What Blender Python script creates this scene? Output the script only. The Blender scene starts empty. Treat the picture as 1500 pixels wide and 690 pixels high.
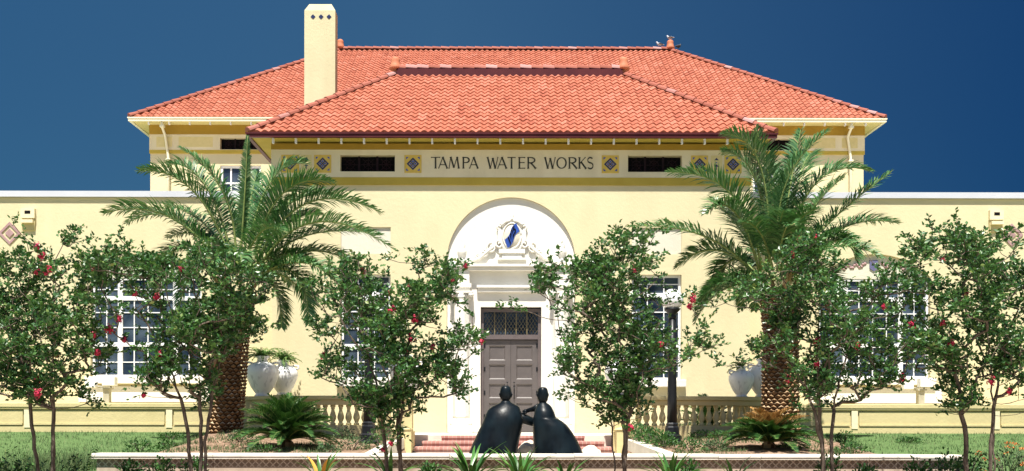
import bpy, bmesh, math, random
import numpy as np
from mathutils import Vector, Matrix
R = math.radians
random.seed(7); np.random.seed(7)
sc = bpy.context.scene
C = sc.collection
F = 1344.0
CAMX, EYE = -0.55, 1.6

def at(px, py, Y):
    """point of the place at depth Y that the survey of the photograph (1500 px wide) gives"""
    return Vector((CAMX + (px - 722.0) * Y / F, Y, EYE + (600.0 - py) * Y / F))
def zat(py, Y): return EYE + (600.0 - py) * Y / F
def xat(px, Y): return CAMX + (px - 722.0) * Y / F

# ------------------------------------------------------------------ materials
def new_mat(name):
    m = bpy.data.materials.new(name); m.use_nodes = True
    nt = m.node_tree; b = nt.nodes['Principled BSDF']
    return m, nt, b
def N(nt, t, **k):
    n = nt.nodes.new(t)
    for a, v in k.items(): setattr(n, a, v)
    return n
def ramp(nt, stops):
    r = N(nt, 'ShaderNodeValToRGB')
    e = r.color_ramp.elements
    while len(e) < len(stops): e.new(0.5)
    for i, (p, c) in enumerate(stops):
        e[i].position = p; e[i].color = (*c, 1)
    return r
def noisy(name, a, b_, scale=6.0, rough=0.8, bump=0.0, bscale=60, spec=0.3, metal=0.0, detail=6, stops=(0.3, 0.7), dist=0.02, stretch=None):
    m, nt, b = new_mat(name)
    tc = N(nt, 'ShaderNodeTexCoord')
    src = tc.outputs['Object']
    if stretch:
        mp = N(nt, 'ShaderNodeMapping'); mp.inputs['Scale'].default_value = stretch
        nt.links.new(src, mp.inputs['Vector']); src = mp.outputs['Vector']
    n = N(nt, 'ShaderNodeTexNoise'); n.inputs['Scale'].default_value = scale; n.inputs['Detail'].default_value = detail
    nt.links.new(src, n.inputs['Vector'])
    r = ramp(nt, [(stops[0], a), (stops[1], b_)])
    nt.links.new(n.outputs['Fac'], r.inputs['Fac'])
    nt.links.new(r.outputs['Color'], b.inputs['Base Color'])
    b.inputs['Roughness'].default_value = rough
    b.inputs['Specular IOR Level'].default_value = spec
    b.inputs['Metallic'].default_value = metal
    if bump:
        n2 = N(nt, 'ShaderNodeTexNoise'); n2.inputs['Scale'].default_value = bscale; n2.inputs['Detail'].default_value = 4
        nt.links.new(tc.outputs['Object'], n2.inputs['Vector'])
        bp = N(nt, 'ShaderNodeBump'); bp.inputs['Strength'].default_value = bump; bp.inputs['Distance'].default_value = dist
        nt.links.new(n2.outputs['Fac'], bp.inputs['Height'])
        nt.links.new(bp.outputs['Normal'], b.inputs['Normal'])
    return m

def stucco(name, base, var=0.06, streak=0.05):
    """painted rough stucco: large mottling, faint vertical weather streaks, fine trowel bump"""
    m, nt, b = new_mat(name)
    tc = N(nt, 'ShaderNodeTexCoord')
    n1 = N(nt, 'ShaderNodeTexNoise'); n1.inputs['Scale'].default_value = 0.9; n1.inputs['Detail'].default_value = 8
    mp = N(nt, 'ShaderNodeMapping'); mp.inputs['Scale'].default_value = (1.7, 1.7, 0.22)
    n2 = N(nt, 'ShaderNodeTexNoise'); n2.inputs['Scale'].default_value = 1.0; n2.inputs['Detail'].default_value = 5
    nt.links.new(tc.outputs['Object'], n1.inputs['Vector']); nt.links.new(tc.outputs['Object'], mp.inputs['Vector'])
    nt.links.new(mp.outputs['Vector'], n2.inputs['Vector'])
    lo = tuple(c * (1 - var * 2) for c in base); hi = tuple(min(1, c * (1 + var)) for c in base)
    r1 = ramp(nt, [(0.32, lo), (0.68, hi)]); nt.links.new(n1.outputs['Fac'], r1.inputs['Fac'])
    r2 = ramp(nt, [(0.35, (1 - streak * 2.2, 1 - streak * 2.4, 1 - streak * 3)), (0.6, (1, 1, 1))]); nt.links.new(n2.outputs['Fac'], r2.inputs['Fac'])
    mx = N(nt, 'ShaderNodeMix', data_type='RGBA', blend_type='MULTIPLY'); mx.inputs['Factor'].default_value = 1
    nt.links.new(r1.outputs['Color'], mx.inputs['A']); nt.links.new(r2.outputs['Color'], mx.inputs['B'])
    nt.links.new(mx.outputs['Result'], b.inputs['Base Color'])
    n3 = N(nt, 'ShaderNodeTexNoise'); n3.inputs['Scale'].default_value = 9; n3.inputs['Detail'].default_value = 9; n3.inputs['Roughness'].default_value = 0.7
    nt.links.new(tc.outputs['Object'], n3.inputs['Vector'])
    bp = N(nt, 'ShaderNodeBump'); bp.inputs['Strength'].default_value = 0.35; bp.inputs['Distance'].default_value = 0.03
    nt.links.new(n3.outputs['Fac'], bp.inputs['Height']); nt.links.new(bp.outputs['Normal'], b.inputs['Normal'])
    b.inputs['Roughness'].default_value = 0.9; b.inputs['Specular IOR Level'].default_value = 0.15
    return m

def by_attr(name, stops, rough=0.6, spec=0.3, transl=0.0, tcol=None, extra_noise=0.0, sheen=0):
    """colour differs piece by piece (tile by tile, leaf by leaf) through the face attribute 'rnd'"""
    m, nt, b = new_mat(name)
    at_ = N(nt, 'ShaderNodeAttribute', attribute_name='rnd')
    r = ramp(nt, stops)
    src = at_.outputs['Fac']
    if extra_noise:
        tc = N(nt, 'ShaderNodeTexCoord'); n = N(nt, 'ShaderNodeTexNoise'); n.inputs['Scale'].default_value = 0.7; n.inputs['Detail'].default_value = 6
        nt.links.new(tc.outputs['Object'], n.inputs['Vector'])
        ma = N(nt, 'ShaderNodeMath', operation='MULTIPLY_ADD'); ma.inputs[1].default_value = extra_noise
        sb = N(nt, 'ShaderNodeMath', operation='SUBTRACT'); sb.inputs[1].default_value = 0.5
        nt.links.new(n.outputs['Fac'], sb.inputs[0]); nt.links.new(sb.outputs[0], ma.inputs[0]); nt.links.new(src, ma.inputs[2])
        src = ma.outputs[0]
    nt.links.new(src, r.inputs['Fac'])
    nt.links.new(r.outputs['Color'], b.inputs['Base Color'])
    b.inputs['Roughness'].default_value = rough; b.inputs['Specular IOR Level'].default_value = spec
    if transl:
        out = nt.nodes['Material Output']
        tr = N(nt, 'ShaderNodeBsdfTranslucent')
        if tcol: tr.inputs['Color'].default_value = (*tcol, 1)
        else: nt.links.new(r.outputs['Color'], tr.inputs['Color'])
        mx = N(nt, 'ShaderNodeMixShader'); mx.inputs['Fac'].default_value = transl
        nt.links.new(b.outputs[0], mx.inputs[1]); nt.links.new(tr.outputs[0], mx.inputs[2]); nt.links.new(mx.outputs[0], out.inputs['Surface'])
    return m

M = {}
YEL = (0.655, 0.58, 0.37)
M['yellow'] = stucco('yellow_stucco', YEL, 0.02, 0.015)
M['yellow2'] = stucco('yellow_paint', (0.61, 0.515, 0.275), 0.03, 0.025)
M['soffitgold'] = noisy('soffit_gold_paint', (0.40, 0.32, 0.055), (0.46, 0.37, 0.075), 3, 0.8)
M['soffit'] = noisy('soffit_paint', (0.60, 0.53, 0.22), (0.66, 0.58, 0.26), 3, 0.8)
M['chim'] = stucco('chimney_stucco', (0.59, 0.545, 0.355), 0.035, 0.025)
M['cream'] = stucco('cream_paint', (0.78, 0.69, 0.47), 0.03, 0.04)
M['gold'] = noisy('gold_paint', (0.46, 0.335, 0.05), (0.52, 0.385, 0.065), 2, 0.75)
M['goldshade'] = noisy('shaded_gold_paint', (0.33, 0.205, 0.025), (0.38, 0.24, 0.035), 2, 0.75)  # the same gold paint, its colour darkened for the shade under the eaves
M['white'] = stucco('white_paint', (0.76, 0.735, 0.67), 0.02, 0.02)
M['plaster'] = stucco('pale_plaster', (0.67, 0.63, 0.52), 0.025, 0.02)
M['winwhite'] = noisy('window_white', (0.78, 0.79, 0.80), (0.83, 0.83, 0.83), 5, 0.5)
M['metalwhite'] = noisy('coping_white', (0.50, 0.51, 0.56), (0.56, 0.57, 0.62), 0.8, 0.6)
M['fascia'] = noisy('fascia_cream', (0.76, 0.71, 0.50), (0.80, 0.76, 0.56), 2, 0.6)
M['tile'] = by_attr('terracotta_tile', [(0.0, (0.32, 0.095, 0.056)), (0.25, (0.38, 0.120, 0.070)), (0.80, (0.41, 0.135, 0.081)), (1.0, (0.45, 0.165, 0.108))], 0.6, 0.3, extra_noise=0.30)
M['ridge'] = by_attr('terracotta_ridge', [(0.0, (0.27, 0.085, 0.058)), (0.78, (0.33, 0.115, 0.082)), (0.90, (0.37, 0.18, 0.16)), (1.0, (0.42, 0.25, 0.235))], 0.75, 0.15)
M['finial'] = noisy('terracotta_finial', (0.42, 0.14, 0.07), (0.55, 0.20, 0.11), 4, 0.7)
M['gutter'] = noisy('brown_gutter', (0.060, 0.010, 0.014), (0.085, 0.016, 0.018), 2, 0.5, spec=0.2)
M['letter'] = noisy('dark_letter', (0.035, 0.035, 0.025), (0.06, 0.06, 0.04), 5, 0.6)
M['black'] = noisy('black_void', (0.004, 0.004, 0.005), (0.008, 0.007, 0.008), 5, 0.8, spec=0.1)
M['grille'] = noisy('grille_iron', (0.012, 0.008, 0.010), (0.03, 0.014, 0.018), 5, 0.7, spec=0.1)
M['navy'] = noisy('navy_glaze', (0.012, 0.016, 0.06), (0.02, 0.03, 0.10), 9, 0.3, spec=0.5)
M['blue'] = noisy('blue_glaze', (0.022, 0.06, 0.30), (0.035, 0.09, 0.38), 9, 0.3, spec=0.5)
M['tilegold'] = noisy('gold_glaze', (0.62, 0.42, 0.05), (0.70, 0.50, 0.09), 8, 0.4, spec=0.5)
M['tilepale'] = noisy('pale_glaze', (0.66, 0.55, 0.24), (0.72, 0.60, 0.28), 8, 0.4, spec=0.5)
M['slate'] = noisy('slate_blue_glaze', (0.10, 0.10, 0.20), (0.16, 0.16, 0.28), 9, 0.4)
M['mauve'] = noisy('mauve_glaze', (0.33, 0.20, 0.20), (0.42, 0.27, 0.27), 8, 0.5)
M['door'] = noisy('door_paint', (0.092, 0.079, 0.076), (0.115, 0.099, 0.095), 3, 0.42, spec=0.5)
M['doordark'] = noisy('door_frame_paint', (0.10, 0.08, 0.078), (0.125, 0.10, 0.098), 3, 0.42, spec=0.5)
M['lattice'] = noisy('lattice_brass', (0.16, 0.13, 0.07), (0.22, 0.18, 0.10), 8, 0.5)
M['iron'] = noisy('black_iron', (0.006, 0.007, 0.009), (0.013, 0.014, 0.017), 6, 0.38, spec=0.3)
M['cap'] = noisy('cast_stone_cap', (0.62, 0.56, 0.47), (0.76, 0.70, 0.61), 3, 0.85, bump=0.2)
M['concrete'] = noisy('concrete', (0.55, 0.50, 0.42), (0.70, 0.65, 0.56), 2, 0.9, bump=0.2)
M['bouncepave'] = noisy('bounce_concrete', (0.50, 0.43, 0.33), (0.62, 0.54, 0.42), 1.5, 0.9, bump=0.2)  # pale surface of the added light-bouncing forecourt
M['globe'] = noisy('milk_glass', (0.80, 0.80, 0.80), (0.84, 0.84, 0.84), 3, 0.25, spec=0.5)
M['urnw'] = noisy('white_urn_glaze', (0.60, 0.60, 0.62), (0.84, 0.84, 0.84), 3.5, 0.55, bump=0.3, bscale=25, stops=(0.30, 0.46), stretch=(3, 3, 0.8))
M['grey'] = noisy('grey_metal', (0.35, 0.33, 0.25), (0.45, 0.42, 0.33), 6, 0.6)
M['bark'] = noisy('smooth_bark', (0.045, 0.032, 0.024), (0.17, 0.135, 0.105), 9, 0.9, bump=0.4, bscale=40, stretch=(3, 3, 0.6))
M['twig'] = M['bark']
M['palmtrunk'] = by_attr('palm_leaf_bases', [(0.0, (0.07, 0.038, 0.018)), (0.5, (0.19, 0.105, 0.05)), (0.8, (0.34, 0.22, 0.12)), (1.0, (0.52, 0.40, 0.26))], 0.9, 0.1)
M['palm'] = by_attr('palm_leaf', [(0.0, (0.032, 0.112, 0.038)), (0.5, (0.060, 0.168, 0.052)), (0.85, (0.110, 0.220, 0.068)), (0.95, (0.16, 0.27, 0.11)), (1.0, (0.40, 0.35, 0.16))], 0.36, 0.5, transl=0.22, tcol=(0.06, 0.16, 0.03))
M['rachis'] = noisy('palm_rachis', (0.16, 0.22, 0.06), (0.26, 0.30, 0.10), 5, 0.6)
M['dryfrond'] = by_attr('dry_frond', [(0.0, (0.22, 0.15, 0.07)), (1.0, (0.42, 0.31, 0.16))], 0.8, 0.2)
M['sago'] = by_attr('sago_leaf', [(0.0, (0.010, 0.045, 0.013)), (0.6, (0.035, 0.10, 0.022)), (1.0, (0.11, 0.21, 0.05))], 0.35, 0.5, transl=0.12, tcol=(0.06, 0.16, 0.02))
M['sagodry'] = by_attr('sago_flush', [(0.0, (0.16, 0.09, 0.03)), (0.6, (0.36, 0.19, 0.06)), (1.0, (0.48, 0.31, 0.12))], 0.7, 0.2, transl=0.2)
M['leaf'] = by_attr('myrtle_leaf', [(0.0, (0.010, 0.042, 0.012)), (0.42, (0.033, 0.106, 0.026)), (0.75, (0.088, 0.185, 0.042)), (1.0, (0.28, 0.31, 0.09))], 0.36, 0.5, transl=0.18, tcol=(0.06, 0.15, 0.02))
M['flower'] = by_attr('crimson_flower', [(0.0, (0.40, 0.016, 0.05)), (0.6, (0.58, 0.035, 0.095)), (1.0, (0.70, 0.13, 0.20))], 0.7, 0.2, transl=0.2)
M['shrub'] = by_attr('shrub_leaf', [(0.0, (0.018, 0.065, 0.018)), (0.6, (0.045, 0.13, 0.03)), (1.0, (0.10, 0.20, 0.05))], 0.5, 0.3, transl=0.2, tcol=(0.06, 0.16, 0.02))
M['greyshrub'] = by_attr('grey_shrub_leaf', [(0.0, (0.035, 0.08, 0.03)), (0.6, (0.08, 0.14, 0.06)), (1.0, (0.15, 0.21, 0.10))], 0.6, 0.2, transl=0.2)
M['strap'] = by_attr('strap_leaf', [(0.0, (0.03, 0.10, 0.025)), (0.7, (0.07, 0.20, 0.04)), (1.0, (0.16, 0.32, 0.08))], 0.35, 0.5, transl=0.2, tcol=(0.1, 0.25, 0.03))
M['strapdry'] = by_attr('strap_leaf_orange', [(0.0, (0.45, 0.20, 0.03)), (1.0, (0.68, 0.38, 0.07))], 0.6, 0.3, transl=0.2)
M['fern'] = by_attr('fern_leaf', [(0.0, (0.05, 0.14, 0.03)), (1.0, (0.15, 0.28, 0.07))], 0.5, 0.3, transl=0.3)
M['orange'] = by_attr('orange_flower', [(0.0, (0.5, 0.10, 0.02)), (1.0, (0.65, 0.22, 0.06))], 0.7, 0.2)
M['grassblade'] = by_attr('grass_blade', [(0.0, (0.05, 0.105, 0.036)), (0.6, (0.085, 0.15, 0.055)), (1.0, (0.24, 0.26, 0.13))], 0.6, 0.2, transl=0.2)
M['bronze'] = noisy('dark_bronze', (0.0025, 0.004, 0.006), (0.009, 0.016, 0.021), 2.2, 0.34, bump=0.15, bscale=11, spec=0.15, stretch=(1.6, 1.6, .9), metal=0.0, stops=(0.35, 0.75))
M['rock'] = noisy('pale_rock', (0.52, 0.42, 0.32), (0.75, 0.68, 0.56), 5, 0.9, bump=0.5, bscale=12)
M['bird'] = noisy('bird_grey', (0.30, 0.31, 0.34), (0.65, 0.66, 0.70), 12, 0.8)
M['birddark'] = noisy('bird_dark', (0.03, 0.03, 0.035), (0.08, 0.08, 0.09), 12, 0.7)

def glass_mat():
    m, nt, b = new_mat('window_glass')
    tc = N(nt, 'ShaderNodeTexCoord'); n = N(nt, 'ShaderNodeTexNoise'); n.inputs['Scale'].default_value = 1.3
    nt.links.new(tc.outputs['Object'], n.inputs['Vector'])
    r = ramp(nt, [(0.35, (0.008, 0.014, 0.028)), (0.75, (0.085, 0.115, 0.155))]); nt.links.new(n.outputs['Fac'], r.inputs['Fac'])
    nt.links.new(r.outputs['Color'], b.inputs['Base Color'])
    b.inputs['Roughness'].default_value = 0.06; b.inputs['Specular IOR Level'].default_value = 0.6
    bp = N(nt, 'ShaderNodeBump'); bp.inputs['Strength'].default_value = 0.04; nt.links.new(n.outputs['Fac'], bp.inputs['Height']); nt.links.new(bp.outputs['Normal'], b.inputs['Normal'])
    return m
M['glass'] = glass_mat()

def brick_mat():
    m, nt, b = new_mat('step_brick')
    tc = N(nt, 'ShaderNodeTexCoord'); sp = N(nt, 'ShaderNodeSeparateXYZ'); nt.links.new(tc.outputs['Object'], sp.inputs[0])
    ad = N(nt, 'ShaderNodeMath', operation='ADD'); nt.links.new(sp.outputs['Y'], ad.inputs[0]); nt.links.new(sp.outputs['Z'], ad.inputs[1])
    cb = N(nt, 'ShaderNodeCombineXYZ'); nt.links.new(sp.outputs['X'], cb.inputs[0]); nt.links.new(ad.outputs[0], cb.inputs[1])
    br = N(nt, 'ShaderNodeTexBrick'); nt.links.new(cb.outputs[0], br.inputs['Vector'])
    br.inputs['Color1'].default_value = (0.47, 0.25, 0.21, 1); br.inputs['Color2'].default_value = (0.36, 0.165, 0.14, 1); br.inputs['Mortar'].default_value = (0.46, 0.34, 0.29, 1)
    br.inputs['Scale'].default_value = 1; br.inputs['Mortar Size'].default_value = 0.010; br.inputs['Brick Width'].default_value = 0.11; br.inputs['Row Height'].default_value = 0.30
    br.offset = 0.0
    nt.links.new(br.outputs['Color'], b.inputs['Base Color']); b.inputs['Roughness'].default_value = 0.85
    return m
M['brick'] = brick_mat()

def planter_mat():
    """rendered block with a cast diamond lattice band under the cap"""
    m, nt, b = new_mat('planter_stucco')
    tc = N(nt, 'ShaderNodeTexCoord'); sp = N(nt, 'ShaderNodeSeparateXYZ'); nt.links.new(tc.outputs['Object'], sp.inputs[0])
    n = N(nt, 'ShaderNodeTexNoise'); n.inputs['Scale'].default_value = 2.2; n.inputs['Detail'].default_value = 8
    mp = N(nt, 'ShaderNodeMapping'); mp.inputs['Scale'].default_value = (2.5, 1, 0.6)
    nt.links.new(tc.outputs['Object'], mp.inputs['Vector']); nt.links.new(mp.outputs['Vector'], n.inputs['Vector'])
    r = ramp(nt, [(0.3, (0.36, 0.275, 0.205)), (0.7, (0.52, 0.42, 0.33))]); nt.links.new(n.outputs['Fac'], r.inputs['Fac'])
    def sinp(sgn):
        a = N(nt, 'ShaderNodeMath', operation='MULTIPLY_ADD'); a.inputs[1].default_value = sgn; nt.links.new(sp.outputs['X'], a.inputs[0]); nt.links.new(sp.outputs['Z'], a.inputs[2])
        s = N(nt, 'ShaderNodeMath', operation='MULTIPLY'); s.inputs[1].default_value = 46; nt.links.new(a.outputs[0], s.inputs[0])
        q = N(nt, 'ShaderNodeMath', operation='SINE'); nt.links.new(s.outputs[0], q.inputs[0])
        return q
    s1, s2 = sinp(1.0), sinp(-1.0)
    mxx = N(nt, 'ShaderNodeMath', operation='MAXIMUM'); nt.links.new(s1.outputs[0], mxx.inputs[0]); nt.links.new(s2.outputs[0], mxx.inputs[1])
    gt = N(nt, 'ShaderNodeMath', operation='GREATER_THAN'); gt.inputs[1].default_value = 0.75; nt.links.new(mxx.outputs[0], gt.inputs[0])
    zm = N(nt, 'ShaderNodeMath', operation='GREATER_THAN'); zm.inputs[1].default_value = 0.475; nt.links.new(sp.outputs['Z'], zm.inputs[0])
    mm = N(nt, 'ShaderNodeMath', operation='MULTIPLY'); nt.links.new(gt.outputs[0], mm.inputs[0]); nt.links.new(zm.outputs[0], mm.inputs[1])
    bp = N(nt, 'ShaderNodeBump'); bp.inputs['Strength'].default_value = 1.0; bp.inputs['Distance'].default_value = 0.03
    nt.links.new(mm.outputs[0], bp.inputs['Height']); nt.links.new(bp.outputs['Normal'], b.inputs['Normal'])
    mx = N(nt, 'ShaderNodeMix', data_type='RGBA'); nt.links.new(mm.outputs[0], mx.inputs['Factor'])
    dk = N(nt, 'ShaderNodeMix', data_type='RGBA', blend_type='MULTIPLY'); dk.inputs['B'].default_value = (0.62, 0.58, 0.55, 1); nt.links.new(zm.outputs[0], dk.inputs['Factor']); nt.links.new(r.outputs['Color'], dk.inputs['A'])  # lattice band also darkened in colour, as the cap's shadow
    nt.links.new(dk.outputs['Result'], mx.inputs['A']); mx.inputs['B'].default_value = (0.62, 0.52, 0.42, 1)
    nt.links.new(mx.outputs['Result'], b.inputs['Base Color']); b.inputs['Roughness'].default_value = 0.9
    return m
M['planter'] = planter_mat()

def ground_mat():
    """lawn at the sides, bark mulch and bare sandy soil in the raised bed, with ragged borders"""
    m, nt, b = new_mat('ground_soil_and_lawn')
    tc = N(nt, 'ShaderNodeTexCoord'); sp = N(nt, 'ShaderNodeSeparateXYZ'); nt.links.new(tc.outputs['Object'], sp.inputs[0])
    big = N(nt, 'ShaderNodeTexNoise'); big.inputs['Scale'].default_value = 0.8; big.inputs['Detail'].default_value = 8; nt.links.new(tc.outputs['Object'], big.inputs['Vector'])
    fine = N(nt, 'ShaderNodeTexNoise'); fine.inputs['Scale'].default_value = 14; fine.inputs['Detail'].default_value = 8; nt.links.new(tc.outputs['Object'], fine.inputs['Vector'])
    ab = N(nt, 'ShaderNodeMath', operation='ABSOLUTE'); nt.links.new(sp.outputs['X'], ab.inputs[0])
    w = N(nt, 'ShaderNodeMath', operation='MULTIPLY_ADD'); w.inputs[1].default_value = 3.4; nt.links.new(big.outputs['Fac'], w.inputs[0]); nt.links.new(ab.outputs[0], w.inputs[2])
    lx = N(nt, 'ShaderNodeMapRange'); lx.inputs['From Min'].default_value = 9.5; lx.inputs['From Max'].default_value = 9.9; nt.links.new(w.outputs[0], lx.inputs['Value'])
    mul = ramp(nt, [(0.30, (0.10, 0.06, 0.037)), (0.5, (0.23, 0.15, 0.10)), (0.74, (0.42, 0.31, 0.22))]); nt.links.new(fine.outputs['Fac'], mul.inputs['Fac'])
    gr = ramp(nt, [(0.3, (0.06, 0.115, 0.036)), (0.7, (0.12, 0.185, 0.07))]); nt.links.new(fine.outputs['Fac'], gr.inputs['Fac'])
    mx = N(nt, 'ShaderNodeMix', data_type='RGBA'); nt.links.new(lx.outputs[0], mx.inputs['Factor']); nt.links.new(mul.outputs['Color'], mx.inputs['A']); nt.links.new(gr.outputs['Color'], mx.inputs['B'])
    nt.links.new(mx.outputs['Result'], b.inputs['Base Color']); b.inputs['Roughness'].default_value = 0.95; b.inputs['Specular IOR Level'].default_value = 0.1
    bp = N(nt, 'ShaderNodeBump'); bp.inputs['Strength'].default_value = 0.7; bp.inputs['Distance'].default_value = 0.05; nt.links.new(fine.outputs['Fac'], bp.inputs['Height']); nt.links.new(bp.outputs['Normal'], b.inputs['Normal'])
    return m
M['ground'] = ground_mat()

# ------------------------------------------------------------------ mesh building
class MB:
    def __init__(s): s.v = []; s.f = []; s.mi = []; s.r = []; s.sm = []
    def add(s, verts, faces, m=0, rnd=None, smooth=False):
        o = len(s.v); s.v.extend([tuple(p) for p in verts])
        for f in faces:
            s.f.append([i + o for i in f]); s.mi.append(m); s.r.append(random.random() if rnd is None else rnd); s.sm.append(smooth)
    def box(s, x0, x1, y0, y1, z0, z1, m=0, rnd=None):
        v = [(x0, y0, z0), (x1, y0, z0), (x1, y1, z0), (x0, y1, z0), (x0, y0, z1), (x1, y0, z1), (x1, y1, z1), (x0, y1, z1)]
        s.add(v, [(0, 3, 2, 1), (4, 5, 6, 7), (0, 1, 5, 4), (1, 2, 6, 5), (2, 3, 7, 6), (3, 0, 4, 7)], m, rnd)
    def prism(s, pts, y0, y1, m=0, rnd=None):
        """polygon in x,z given thickness in y"""
        n = len(pts)
        v = [(x, y0, z) for x, z in pts] + [(x, y1, z) for x, z in pts]
        f = [tuple(range(n)), tuple(range(2 * n - 1, n - 1, -1))] + [(i, n + i, n + (i + 1) % n, (i + 1) % n) for i in range(n)]
        s.add(v, f, m, rnd)
    def extrude_x(s, prof, x0, x1, m=0):
        n = len(prof)
        v = [(x0, y, z) for y, z in prof] + [(x1, y, z) for y, z in prof]
        f = [tuple(range(n)), tuple(range(2 * n - 1, n - 1, -1))] + [(i, n + i, n + (i + 1) % n, (i + 1) % n) for i in range(n)]
        s.add(v, f, m)
    def lathe(s, c, prof, n=20, m=0, smooth=True, twist=None, rnd=None, flute=0, fl=0.0):
        cx, cy, cz = c; v = []; f = []
        for k, (r, z) in enumerate(prof):
            for i in range(n):
                a = 2 * math.pi * i / n; rr = r
                if flute: rr = r * (1 + fl * math.cos(flute * a + (twist or 0) * z))
                v.append((cx + rr * math.cos(a), cy + rr * math.sin(a), cz + z))
        for k in range(len(prof) - 1):
            for i in range(n):
                j = (i + 1) % n; f.append((k * n + i, k * n + j, (k + 1) * n + j, (k + 1) * n + i))
        f.append(tuple(range(n - 1, -1, -1))); f.append(tuple((len(prof) - 1) * n + i for i in range(n)))
        s.add(v, f, m, rnd, smooth)
    def tube(s, pts, rads, n=6, m=0, rnd=None, smooth=True):
        pts = [Vector(p) for p in pts]; v = []; f = []
        t0 = (pts[1] - pts[0]).normalized()
        a = t0.orthogonal().normalized()
        for k, p in enumerate(pts):
            t = (pts[min(k + 1, len(pts) - 1)] - pts[max(k - 1, 0)]).normalized()
            a = (a - t * a.dot(t)).normalized(); b = t.cross(a)
            for i in range(n):
                q = 2 * math.pi * i / n
                v.append(p + (a * math.cos(q) + b * math.sin(q)) * rads[k])
        for k in range(len(pts) - 1):
            for i in range(n):
                j = (i + 1) % n; f.append((k * n + i, k * n + j, (k + 1) * n + j, (k + 1) * n + i))
        f.append(tuple(range(n - 1, -1, -1))); f.append(tuple((len(pts) - 1) * n + i for i in range(n)))
        s.add(v, f, m, rnd, smooth)
    def build(s, name, mats, parent=None, bevel=0.0):
        me = bpy.data.meshes.new(name); me.from_pydata(s.v, [], s.f)
        if not isinstance(mats, (list, tuple)): mats = [mats]
        for m in mats: me.materials.append(m)
        me.polygons.foreach_set('material_index', s.mi); me.polygons.foreach_set('use_smooth', s.sm)
        at_ = me.attributes.new('rnd', 'FLOAT', 'FACE'); at_.data.foreach_set('value', s.r)
        me.update()
        o = bpy.data.objects.new(name, me); C.objects.link(o)
        if parent is not None: o.parent = parent
        if bevel:
            bv = o.modifiers.new('edge', 'BEVEL'); bv.width = bevel; bv.segments = 2; bv.limit_method = 'ANGLE'
        return o
def link_copy(o, parent=None):
    c = o.copy(); C.objects.link(c)
    c.parent = parent; c.matrix_parent_inverse = o.matrix_parent_inverse.copy()   # setting a parent clears it
    return c
def children_of(o): return [x for x in bpy.data.objects if x.parent == o]
def copy_tree(o, loc=None, rz=None, scale=None, parent=None):
    c = link_copy(o, parent)
    if loc is not None: c.location = loc
    if rz is not None: c.rotation_euler = (0, 0, rz)
    if scale is not None: c.scale = scale
    for ch in children_of(o): copy_tree(ch, parent=c)
    return c
def tag(o, label, cat, group=None):
    o['label'] = label; o['category'] = cat
    if group: o['group'] = group
    return o
def thing(name, label, cat, loc=(0, 0, 0), group=None):
    o = bpy.data.objects.new(name, None); C.objects.link(o); o.location = loc; o.empty_display_size = 0.2
    return tag(o, label, cat, group)
def struct(o): o['kind'] = 'structure'; return o
def stuff(o): o['kind'] = 'stuff'; return o

def sheet(name, outer, holes, y0, thick, mat, parent):
    """upright wall with openings cut through: outline and holes in x,z"""
    cu = bpy.data.curves.new(name, 'CURVE'); cu.dimensions = '2D'; cu.fill_mode = 'BOTH'; cu.extrude = thick / 2
    for pts in [outer] + holes:
        sp = cu.splines.new('POLY'); sp.points.add(len(pts) - 1); sp.use_cyclic_u = True
        for p, (x, z) in zip(sp.points, pts): p.co = (x, z, 0, 1)
    tmp = bpy.data.objects.new(name, cu); C.objects.link(tmp)
    me = bpy.data.meshes.new_from_object(tmp.evaluated_get(bpy.context.evaluated_depsgraph_get()))
    bpy.data.objects.remove(tmp); bpy.data.curves.remove(cu)
    for v in me.vertices:
        x, z, e = v.co; v.co = (x, y0 + thick / 2 - e, z)
    bm = bmesh.new(); bm.from_mesh(me); bmesh.ops.remove_doubles(bm, verts=bm.verts, dist=1e-5); bmesh.ops.recalc_face_normals(bm, faces=bm.faces)
    bm.to_mesh(me); bm.free()
    me.materials.clear(); me.materials.append(mat); me.name = name
    for p in me.polygons: p.use_smooth = False
    o = bpy.data.objects.new(name, me); C.objects.link(o); o.parent = parent
    return o
def rect(x0, x1, z0, z1): return [(x0, z0), (x1, z0), (x1, z1), (x0, z1)]
def arch(cx, hw, z0, zs, rise, n=32):
    """opening with a (segmental or half round) arched head"""
    pts = [(cx - hw, z0), (cx + hw, z0), (cx + hw, zs)]
    rad = (hw * hw + rise * rise) / (2 * rise); cz = zs + rise - rad
    a0 = math.atan2(zs - cz, hw)
    for i in range(1, n):
        a = a0 + (math.pi - 2 * a0) * i / n
        pts.append((cx + rad * math.cos(a), cz + rad * math.sin(a)))
    pts.append((cx - hw, zs))
    return pts

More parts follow.
